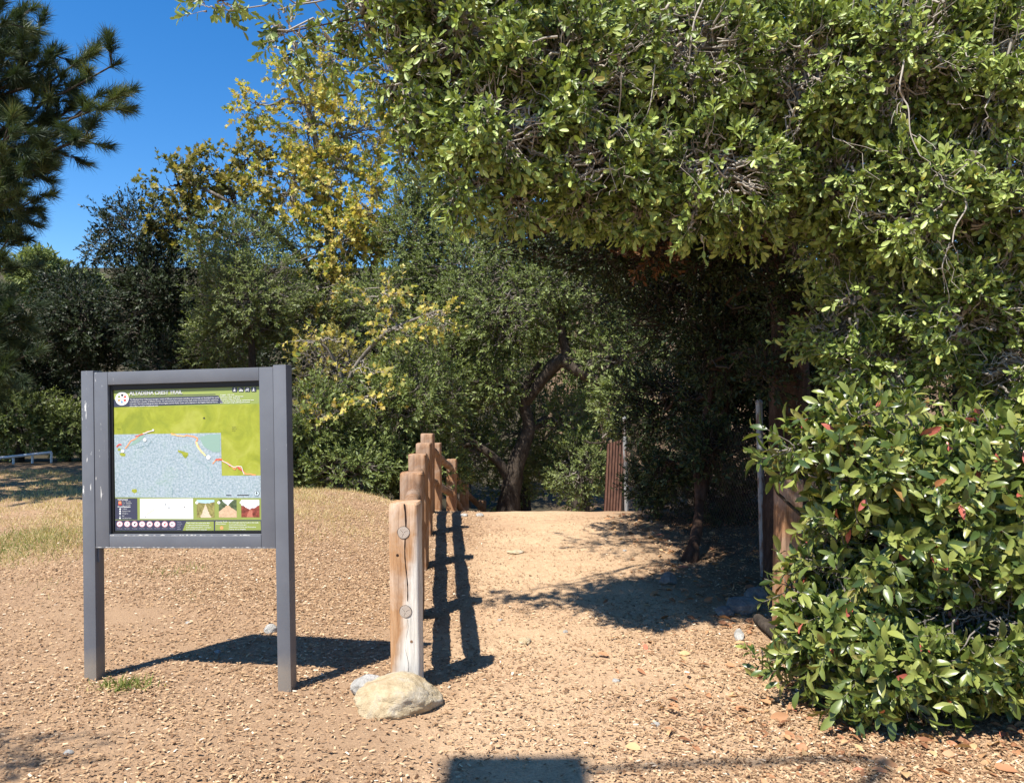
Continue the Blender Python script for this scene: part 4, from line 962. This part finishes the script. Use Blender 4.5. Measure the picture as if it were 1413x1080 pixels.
# understory in the deep shade
b3 = G(957, 772)
tree('understory_tree', 'slim tree with flared reddish trunk foot in the deep shade right of the path', 'tree', b3,
     [([b3 - UP * .1 + [-.06, 0, 0], b3 + [-.01, 0, .10], P(965, 700, 9.2), P(962, 620, 9.3), P(985, 520, 9.35), P(978, 400, 9.4)], [.14, .075, .055, .045, .035, .02]), ([P(966, 690, 9.2), P(990, 600, 9.4), P(1020, 500, 9.5)], [.06, .045, .02])],
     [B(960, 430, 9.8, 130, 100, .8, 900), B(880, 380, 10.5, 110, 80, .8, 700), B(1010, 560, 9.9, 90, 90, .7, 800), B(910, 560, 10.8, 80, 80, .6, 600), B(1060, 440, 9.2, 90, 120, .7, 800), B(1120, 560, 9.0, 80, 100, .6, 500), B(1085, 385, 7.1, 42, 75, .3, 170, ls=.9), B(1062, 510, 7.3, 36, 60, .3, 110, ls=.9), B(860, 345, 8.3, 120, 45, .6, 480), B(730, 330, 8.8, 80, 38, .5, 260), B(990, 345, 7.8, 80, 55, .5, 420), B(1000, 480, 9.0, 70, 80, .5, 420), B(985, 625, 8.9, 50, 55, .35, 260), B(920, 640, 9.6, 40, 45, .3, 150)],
     M['deep_shade_leaf'], .055, .42, T_OAK, 9, .16, M['bark_red'], M['twig_dark'], br=.4, rb=.012, clump=.2)
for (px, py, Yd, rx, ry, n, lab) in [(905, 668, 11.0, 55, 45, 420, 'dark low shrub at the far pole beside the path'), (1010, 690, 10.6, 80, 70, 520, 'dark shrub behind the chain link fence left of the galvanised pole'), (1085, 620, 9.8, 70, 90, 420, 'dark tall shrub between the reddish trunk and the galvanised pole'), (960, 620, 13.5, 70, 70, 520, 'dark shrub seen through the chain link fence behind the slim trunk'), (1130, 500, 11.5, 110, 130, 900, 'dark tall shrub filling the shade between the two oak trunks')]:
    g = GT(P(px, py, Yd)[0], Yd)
    tree('shade_shrub', lab, 'shrub', g, [([g - UP * .1, g + UP * .25, P(px, py, Yd)], [.04, .03, .015])], [B(px, py, Yd, rx, ry, .6, int(n * 1.5), fill=.8)], M['deep_shade_leaf'], .05, .4, T_OAK, 9, .15, M['bark_dark'], M['twig_dark'], group='shrubs in the deep shade', br=.4, rb=.008, clump=.1, limb_r=.02)
# a broken branch with brown leaves caught in the canopy
gb0 = P(905, 345, 7.6)
tree('dead_branch', 'dead branch with brown leaves caught under the canopy above the path', 'branch', gb0, [([P(960, 290, 7.6), P(905, 345, 7.6)], [.02, .008])], [B(900, 352, 7.6, 48, 28, .25, 70, fill=.9)], M['brown_leaf'], .06, .45, T_OAK, 7, .13, M['bark_dark'], M['twig_dark'], br=.6, rb=.006, clump=0, limb_r=.01)

bq = GT(-14.5, 15.2)  # unseen tree added to cast shade on the far-left grass
tree('shade_tree', 'unseen broad tree added outside the left edge to shade the grass by the railing', 'tree', bq, [([bq - UP * .1, bq + UP * 3, bq + UP * 6], [.3, .22, .12])],
     [BW(-14.4, 15.2, 7, 2.8, 2.8, 3.2, 1100), BW(-12.9, 14.0, 9.5, 2.0, 2.0, 2.2, 500), BW(-16, 17, 6, 2.4, 2.4, 2.6, 500)], M['shaded_leaf'], .13, .5, T_SMALL, 12, .4, M['bark_dark'], M['twig_dark'], br=.1, rb=.02, clump=.1)
b9 = GT(-6.9, .2)
tree('oak_tree', 'oak out of view at left whose twigs shade the bottom left corner', 'tree', b9, [([b9 - UP * .1, b9 + [.1, 0, 3], b9 + [.9, .6, 5.2]], [.2, .15, .06])],
     [dict(c=np.array([-5.35, 1.35, 6.0]), r=(.75, .35, .5), n=70), dict(c=np.array([-6.6, 0, 5.6]), r=(1.2, 1, .9), n=160)], M['oak_leaf'], .07, .44, T_OAK, 9, .15, M['bark_pale'], M['twig_pale'], br=.4, rb=.01, clump=.3)
# 2 the big-leaved bush
b4 = GT(2.75, 4.95)
stems = [([b4 + [dx, dy, -.1], b4 + [dx * 2 + .05, dy, .6], b4 + [dx * 4.5, dy * 2, 1.25]], [.03, .022, .01]) for dx, dy in ((-.12, 0), (.1, .1), (.25, -.05), (-.22, .1), (.0, -.12), (-.05, .15))]
tree('broadleaf_bush', 'large bush with big glossy green leaves, a few red, right of the path', 'bush', b4, stems,
     [B(1240, 750, 4.85, 135, 150, .42, 430), B(1345, 850, 4.6, 125, 125, .4, 400), B(1175, 880, 4.75, 72, 80, .32, 190), B(1172, 655, 4.8, 60, 60, .28, 125), B(1340, 690, 4.8, 125, 90, .4, 330), B(1152, 785, 4.85, 38, 75, .25, 80), B(1105, 622, 4.85, 40, 24, .16, 28, clump=-.2), B(1180, 580, 4.8, 40, 26, .16, 30, clump=-.2), B(1410, 740, 4.6, 105, 190, .42, 380), B(1550, 800, 4.6, 140, 200, .5, 380), B(1250, 925, 4.5, 110, 52, .25, 160), B(1300, 640, 4.9, 85, 42, .28, 110), B(1092, 810, 4.9, 26, 26, .15, 10, clump=-.2), B(1120, 905, 4.8, 34, 42, .18, 36, clump=-.1), B(1235, 585, 4.9, 30, 24, .14, 18, clump=-.3), B(1370, 600, 4.85, 34, 24, .15, 20, clump=-.3)],
     M['shrub_leaf'], .102, .38, T_LONG, 9, .19, M['bark_dark'], M['twig_grey'], spread=1.0, upb=.15, br=.8, rb=.008, clump=.5, hang=.30, limb_r=.018, twigr=.003, fill=.75, freq=2.6)
for (px, py, s, lab) in [(1052, 935, 1.0, 'small sprouting plant on the chips left of the big-leaved bush'), (1185, 1003, .9, 'low leafy shoot at the foot of the big-leaved bush')]:
    g = G(px, py)
    tree('sprout', lab, 'plant', g, [([g, g + UP * .08, g + [0, 0, .2 * s]], [.006, .005, .003])], [dict(c=g + UP * .13 * s, r=(.10 * s, .08, .12 * s), n=7, fill=.9, clump=-.5)], M['shrub_leaf'], .07, .36, T_LONG, 6, .08, M['bark_dark'], M['twig_grey'], br=.5, rb=.003, twigr=.002, limb_r=.004)
g = G(172, 948)
o = leaves('weed', np.repeat(g[None], 260, 0) + rng.normal(0, 1, (260, 3)) * [.085, .05, 0], UP + rng.normal(0, .9, (260, 3)), rng.normal(0, 1, (260, 3)), .07 * (.4 + rng.random(260)), .008, T_BLADE, rng.random(260), M['green'])
tag(o, 'small green weed growing between the legs of the map sign', 'weed')

# 3 background oak behind the crest
b5 = GT(P(700, 700, 17)[0], 17)
tree('background_oak', 'oak with dark forked trunk straight beyond the crest of the path', 'tree', b5,
     [([b5 - UP * .2, P(703, 690, 17), P(712, 640, 17), P(730, 590, 17), P(722, 545, 17), P(745, 500, 17)], [.34, .24, .19, .14, .11, .06]),
      ([P(705, 672, 17), P(690, 640, 16.9), P(664, 618, 16.8), P(640, 600, 16.7)], [.13, .10, .08, .04]),
      ([P(722, 560, 17), P(770, 500, 16.6), P(800, 512, 16.4), P(845, 535, 16.2), P(880, 540, 16)], [.10, .15, .14, .10, .06]),
      ([P(785, 505, 16.5), P(775, 440, 16.6), P(790, 380, 16.8)], [.12, .09, .05])],
     [B(700, 430, 17, 120, 85, 1.6, 1500), B(610, 500, 17.2, 90, 75, 1.3, 1000), B(800, 400, 16.8, 110, 90, 1.4, 1200), B(760, 330, 17.5, 120, 70, 1.4, 1000), B(850, 490, 16.6, 70, 55, 1.0, 500), B(680, 530, 17, 60, 45, 1, 380), B(640, 620, 17.4, 60, 50, .8, 450), B(640, 380, 17.5, 80, 80, 1.3, 800), B(780, 580, 17.6, 55, 45, .8, 260), B(900, 330, 16.5, 110, 100, 1.3, 700)],
     M['mid_leaf'], .085, .44, T_SMALL, 12, .26, M['bark_dark'], M['twig_grey'], br=.22, rb=.018, clump=.25, limb_r=.08, freq=1.0)
def bush(name, lab, cat, px, py, Yd, rx, ry, n, mat, L=.09, grp=None, more=(), tw=.26, tk=T_SMALL, nl=12, clump=.15, hgt=None, bark='bark_dark', twm='twig_grey', br=.15, rd=None, asp=.44):
    g = GT(P(px, py, Yd)[0], Yd)
    bl = [B(px, py, Yd, rx, ry, rd or rx * Yd / F * .8, n)] + [B(a, b_, c_, d, e, d * c_ / F * .8, f) for a, b_, c_, d, e, f in more]
    top = P(px, py, Yd)
    return tree(name, lab, cat, g, [([g - UP * .3, g * .55 + top * .45 + [.08, 0, 0], top], [.05 + .0016 * ry, .04 + .001 * ry, .025])], bl, mat, L, asp, tk, nl, tw, M[bark], M[twm], group=grp, br=br, rb=.016, clump=clump, limb_r=.05, freq=1.1)
bs = 'shrubs and small trees along the far side of the path'
bush('background_tree', 'bushy green shrub tree directly behind the tallest fence posts', 'tree', 560, 560, 15.5, 95, 85, 1500, M['mid_leaf'], grp=bs, more=[(540, 640, 15.3, 80, 48, 700), (590, 650, 15.6, 60, 45, 500)])
bush('background_tree', 'bushy green shrub just right of the map sign', 'tree', 435, 590, 14.8, 55, 70, 800, M['mid_leaf'], grp=bs, more=[(480, 650, 14.6, 65, 32, 420), (415, 640, 14.8, 40, 40, 300)])
bush('background_tree', 'tall dark green tree between the yellow sycamore and the oak canopy', 'tree', 570, 330, 18, 60, 85, 1300, M['mid_leaf'], L=.08, grp=bs, more=[(600, 260, 18, 60, 60, 700), (540, 420, 18, 80, 60, 900), (660, 300, 18.5, 70, 80, 800)], clump=.2)
bush('background_tree', 'grey green oak above the top edge of the map sign', 'tree', 345, 410, 17.5, 95, 80, 1700, M['olive_leaf'], L=.08, grp=bs, more=[(330, 340, 18.5, 80, 55, 900), (310, 470, 18, 70, 55, 700), (420, 440, 19, 70, 70, 900), (440, 350, 19.5, 70, 60, 600)], clump=.2)
bush('background_tree', 'dense shrub filling the gap behind the oak with forked trunk', 'tree', 720, 600, 20, 110, 110, 1700, M['mid_leaf'], grp=bs, more=[(850, 600, 20, 90, 100, 1100)], clump=.05)
bush('background_tree', 'shrub at the end of the path between the forked oak and the far pole', 'tree', 800, 650, 17, 50, 50, 500, M['olive_leaf'], grp=bs, more=[(760, 640, 18, 40, 40, 300), (855, 560, 14.5, 32, 40, 300)], clump=.15)
bush('background_tree', 'vine tangled shrub of bare twigs right above the map sign', 'tree', 455, 510, 17, 70, 60, 260, M['mixed_leaf'], L=.10, grp=bs, clump=.2, br=4.0, twm='twig_grey')
# dark tree at left centre
bush('shaded_tree', 'very dark broad tree left of the yellow sycamore', 'tree', 215, 420, 19, 75, 100, 2000, M['shaded_leaf'], L=.10, grp='dark trees at left', more=[(190, 320, 19, 62, 60, 520), (240, 500, 18.5, 60, 50, 600), (140, 345, 19.5, 25, 25, 80)], clump=.1)
bush('shaded_tree', 'dark rounded tree behind the left half of the map sign', 'tree', 120, 455, 21, 75, 75, 1700, M['shaded_leaf'], L=.11, grp='dark trees at left', more=[(60, 495, 22, 70, 70, 1000), (100, 400, 22, 50, 35, 420)], clump=.05)
bush('shaded_tree', 'dark tree at the left edge under the pine branches', 'tree', -20, 470, 21, 90, 85, 1500, M['shaded_leaf'], L=.11, grp='dark trees at left', clump=.05)
bush('light_shrub', 'pale olive shrub at the left edge behind the white railing', 'shrub', 25, 575, 20.6, 60, 55, 900, M['olive_leaf'], L=.11, grp='pale shrubs behind the railing', more=[(-40, 590, 20.6, 60, 60, 500)])
bush('light_shrub', 'reddish olive shrub between the white railing and the map sign', 'shrub', 90, 595, 20.8, 42, 42, 600, M['olive_leaf'], L=.11, grp='pale shrubs behind the railing')
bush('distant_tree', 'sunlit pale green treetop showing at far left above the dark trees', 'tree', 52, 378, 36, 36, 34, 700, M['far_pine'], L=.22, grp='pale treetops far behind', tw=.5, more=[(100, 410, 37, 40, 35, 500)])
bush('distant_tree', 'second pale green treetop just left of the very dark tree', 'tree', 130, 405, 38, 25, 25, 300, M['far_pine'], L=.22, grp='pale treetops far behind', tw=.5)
# far rows closing the background
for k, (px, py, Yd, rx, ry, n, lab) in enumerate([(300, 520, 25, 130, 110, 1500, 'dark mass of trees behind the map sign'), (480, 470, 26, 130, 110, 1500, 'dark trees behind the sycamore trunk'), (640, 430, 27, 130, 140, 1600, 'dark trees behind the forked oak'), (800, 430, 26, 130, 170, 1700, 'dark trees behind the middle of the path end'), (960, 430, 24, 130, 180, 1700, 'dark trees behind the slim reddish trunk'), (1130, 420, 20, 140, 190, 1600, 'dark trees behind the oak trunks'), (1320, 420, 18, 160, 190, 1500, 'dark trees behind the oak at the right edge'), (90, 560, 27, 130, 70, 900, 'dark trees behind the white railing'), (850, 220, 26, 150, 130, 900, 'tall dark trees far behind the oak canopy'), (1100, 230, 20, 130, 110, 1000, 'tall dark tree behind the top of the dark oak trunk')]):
    bush('far_tree', lab, 'tree', px, py, Yd, rx, ry, n, M['shaded_leaf'] if k not in (2, 3) else M['mid_leaf'], L=.17, grp='far row of trees', tw=.45, clump=-.1, nl=12)

# 4 yellow sycamore
b6 = GT(P(470, 600, 20)[0], 20)
tree('sycamore_tree', 'tall sycamore with sparse yellow autumn leaves against the blue sky', 'tree', b6,
     [([b6 - UP * .2, P(475, 520, 20), P(462, 400, 19.8), P(450, 280, 19.8), P(430, 170, 19.6), P(400, 90, 19.5)], [.20, .17, .14, .11, .07, .03]),
      ([P(468, 470, 20), P(500, 400, 19.5), P(530, 330, 19)], [.10, .07, .04]),
      ([P(455, 400, 19.8), P(390, 330, 19.2), P(320, 280, 19), P(245, 245, 19)], [.09, .07, .05, .02])],
     [B(425, 180, 19.5, 75, 66, 1.2, 190, clump=.6), B(470, 250, 19.3, 75, 65, 1.2, 220, clump=.6), B(400, 260, 19.2, 60, 60, 1, 200, clump=.5), B(480, 330, 19, 70, 45, 1, 250, clump=.45), B(430, 105, 19.5, 55, 45, .8, 130, clump=.55), B(350, 150, 19.4, 34, 26, .5, 55, clump=.4), B(520, 290, 18.8, 50, 60, .8, 150, clump=.5), B(440, 400, 18.6, 60, 40, .8, 90, clump=.5), B(500, 180, 19.6, 60, 70, 1.2, 210, clump=.5), B(530, 120, 19.8, 50, 70, 1, 110, clump=.55)],
     M['yellow_leaf'], .110, .9, T_SYC, 9, .34, M['bark_pale'], M['twig_grey'], br=.5, rb=.016, clump=.32, limb_r=.06, upb=.4, freq=1.3)
b7 = GT(P(270, 560, 19.5)[0], 19.5)
tree('sycamore_tree', 'smaller sycamore with half green, half orange leaves above the dark tree', 'tree', b7,
     [([b7 - UP * .2, P(290, 460, 19.5), P(285, 380, 19.5), P(262, 300, 19.4), P(240, 235, 19.3)], [.15, .12, .09, .06, .02]), ([P(285, 380, 19.5), P(310, 300, 19.3), P(335, 240, 19.3)], [.06, .05, .02])],
     [B(240, 255, 19.3, 45, 40, .8, 85, clump=.5), B(290, 240, 19.3, 50, 38, .8, 85, clump=.55), B(330, 290, 19.2, 50, 50, .8, 120, clump=.5), B(250, 310, 19.2, 62, 45, .8, 130, clump=.5), B(340, 220, 19.4, 40, 30, .6, 90, clump=.4)],
     M['mixed_leaf'], .13, .8, T_SYC, 8, .3, M['bark_dark'], M['twig_dark'], br=.6, rb=.014, clump=.25, limb_r=.05, freq=1.3)
b8 = GT(P(560, 600, 14.2)[0], 15.6)
tree('sycamore_branch_tree', 'low sycamore boughs with yellow and pinkish leaves crossing above the fence', 'tree', b8,
     [([b8 - UP * .1, P(480, 560, 15.8), P(520, 470, 15.5), P(600, 430, 15.3)], [.06, .05, .04, .02]), ([P(485, 550, 15.7), P(450, 480, 15.5), P(410, 470, 15.2)], [.04, .03, .015])],
     [B(605, 440, 15.0, 44, 22, .5, 40), B(550, 455, 15.2, 40, 18, .4, 22), B(530, 405, 15.6, 45, 30, .5, 36), B(440, 470, 15.0, 45, 12, .4, 22), B(520, 548, 14.6, 40, 20, .4, 24), B(460, 575, 14.3, 40, 12, .3, 18), B(500, 515, 14.8, 40, 12, .3, 14)],
     M['yellow_leaf'], .10, .9, T_SYC, 6, .32, M['bark_pale'], M['twig_pale'], br=1.0, rb=.012, clump=.2, limb_r=.025, upb=.3)

# 5 pine at left
bp = GT(-10.9, 13.0)
root = empty('pine_tree', bp, 'tall dark long-needled pine reaching in from the left edge', 'tree')
loftobj('trunk', [([np.array([0, 0, -.3]), np.array([.05, 0, 4]), np.array([.15, 0, 9]), np.array([.1, 0, 15.5])], [.34, .28, .2, .06])], M['bark_dark'], root)
tips = [(172, 88, 12.2), (150, 130, 12.4), (160, 145, 12.0), (120, 85, 12.3), (135, 190, 12.2), (105, 190, 12.4), (70, 215, 12.1), (62, 275, 12.3), (45, 225, 12.5), (90, 120, 12.5), (60, 60, 12.6), (30, 20, 12.4), (60, 10, 12.2), (20, 100, 12), (40, 160, 12.2), (15, 270, 12), (30, 320, 12.2), (10, 370, 12), (25, 420, 12), (40, 440, 12.2), (15, 500, 12), (-10, 150, 12), (-20, 60, 12.3), (-30, 250, 12.2), (-20, 400, 12), (-40, 480, 12), (20, 180, 11.6), (5, 30, 11.6), (75, 165, 12.4), (110, 150, 12.6), (0, 215, 12.0), (8, 320, 12.6), (95, 70, 12.4), (45, 95, 12.2), (28, 470, 12.5), (-5, 540, 12.3)]
rp = random.Random(8)
tips += [(rp.uniform(-70, 12), rp.uniform(-10, 520), rp.uniform(11.8, 12.9)) for _ in range(14)]
tw = Segs(); Tp, Td = [], []
def pine_branch(a, b_, n_side):
    ln = np.linalg.norm(b_ - a); ks = 8; pts = [a]
    for k in range(1, ks + 1):
        t = k / ks; pts.append(a + (b_ - a) * t + UP * (-.10 * ln * math.sin(math.pi * t)) + rng.normal(0, .02, 3) * ln * (k < ks))
    rr = np.linspace(.05, .012, ks + 1)
    for k in range(ks): tw.add(pts[k], pts[k + 1], rr[k], rr[k + 1])
    pts = np.array(pts); d = nrm(b_ - a)
    for j in range(n_side):
        t = 1 - .62 * rng.random() ** 1.5; i = min(int(t * ks), ks - 1); p0 = pts[i] + (pts[i + 1] - pts[i]) * (t * ks - i)
        dd = nrm(d * .8 + rng.normal(0, .62, 3) + UP * .15); q = p0 + dd * (.35 + .5 * rng.random()) * (1.15 - t * .5)
        tw.add(p0, q, .012, .006); Tp.append(q); Td.append(nrm(dd + UP * .25))
        Tp.append(p0 + (q - p0) * .75); Td.append(nrm(dd + rng.normal(0, .2, 3)))
    Tp.append(b_); Td.append(nrm(d + UP * .3))
for (px, py, Yd) in tips:
    b_ = P(px - 12 if px > 20 else px, py, Yd) - bp
    a = np.array([.1, 0, max(2.0, b_[2] - .9 + rng.normal(0, .3))]); pine_branch(a, b_, 10)
for k in range(95):     # the rest of the crown, out of frame
    z = 2.5 + 12.5 * rng.random(); az = rng.random() * 6.283; L_ = (3.6 - .19 * z) * (.7 + .4 * rng.random())
    b_ = np.array([math.cos(az) * L_, math.sin(az) * L_, z + .3])
    if b_[0] > 1.5 and 2.5 < z < 8.8: continue
    pine_branch(np.array([.1, 0, z - .3]), b_, 8)
tw.build('branches', M['bark_dark'], root, 6)
Tp = np.array(Tp); Td = np.array(Td); nn = 125; mm = len(Tp)
az = rng.random((mm, nn)) * 6.283; sp_ = np.abs(rng.normal(.3, .5, (mm, nn))) + .1
ref = nrm(rng.normal(0, 1, (mm, 3))); U = nrm(np.cross(Td, ref)); Wv = np.cross(Td, U)
perp = np.cos(az)[..., None] * U[:, None] + np.sin(az)[..., None] * Wv[:, None]
A = Td[:, None] * np.cos(sp_)[..., None] + perp * np.sin(sp_)[..., None] + UP * -.12
Pp = Tp[:, None] - Td[:, None] * (rng.random((mm, nn)) * .13)[..., None]
rn = np.clip(.3 * rng.random((mm, nn)) + .7 * rng.random((mm, 1)), 0, 1)
leaves('crown', Pp.reshape(-1, 3), A.reshape(-1, 3), rng.normal(0, 1, (mm * nn, 3)), .25 * (.7 + .4 * rng.random(mm * nn)), .0075, T_NEEDLE, rn.ravel(), M['pine_needle'], root)

bpy.context.view_layer.update()
print('TRIS', sum(len(o.data.polygons) for o in SC.objects if o.type == 'MESH'))
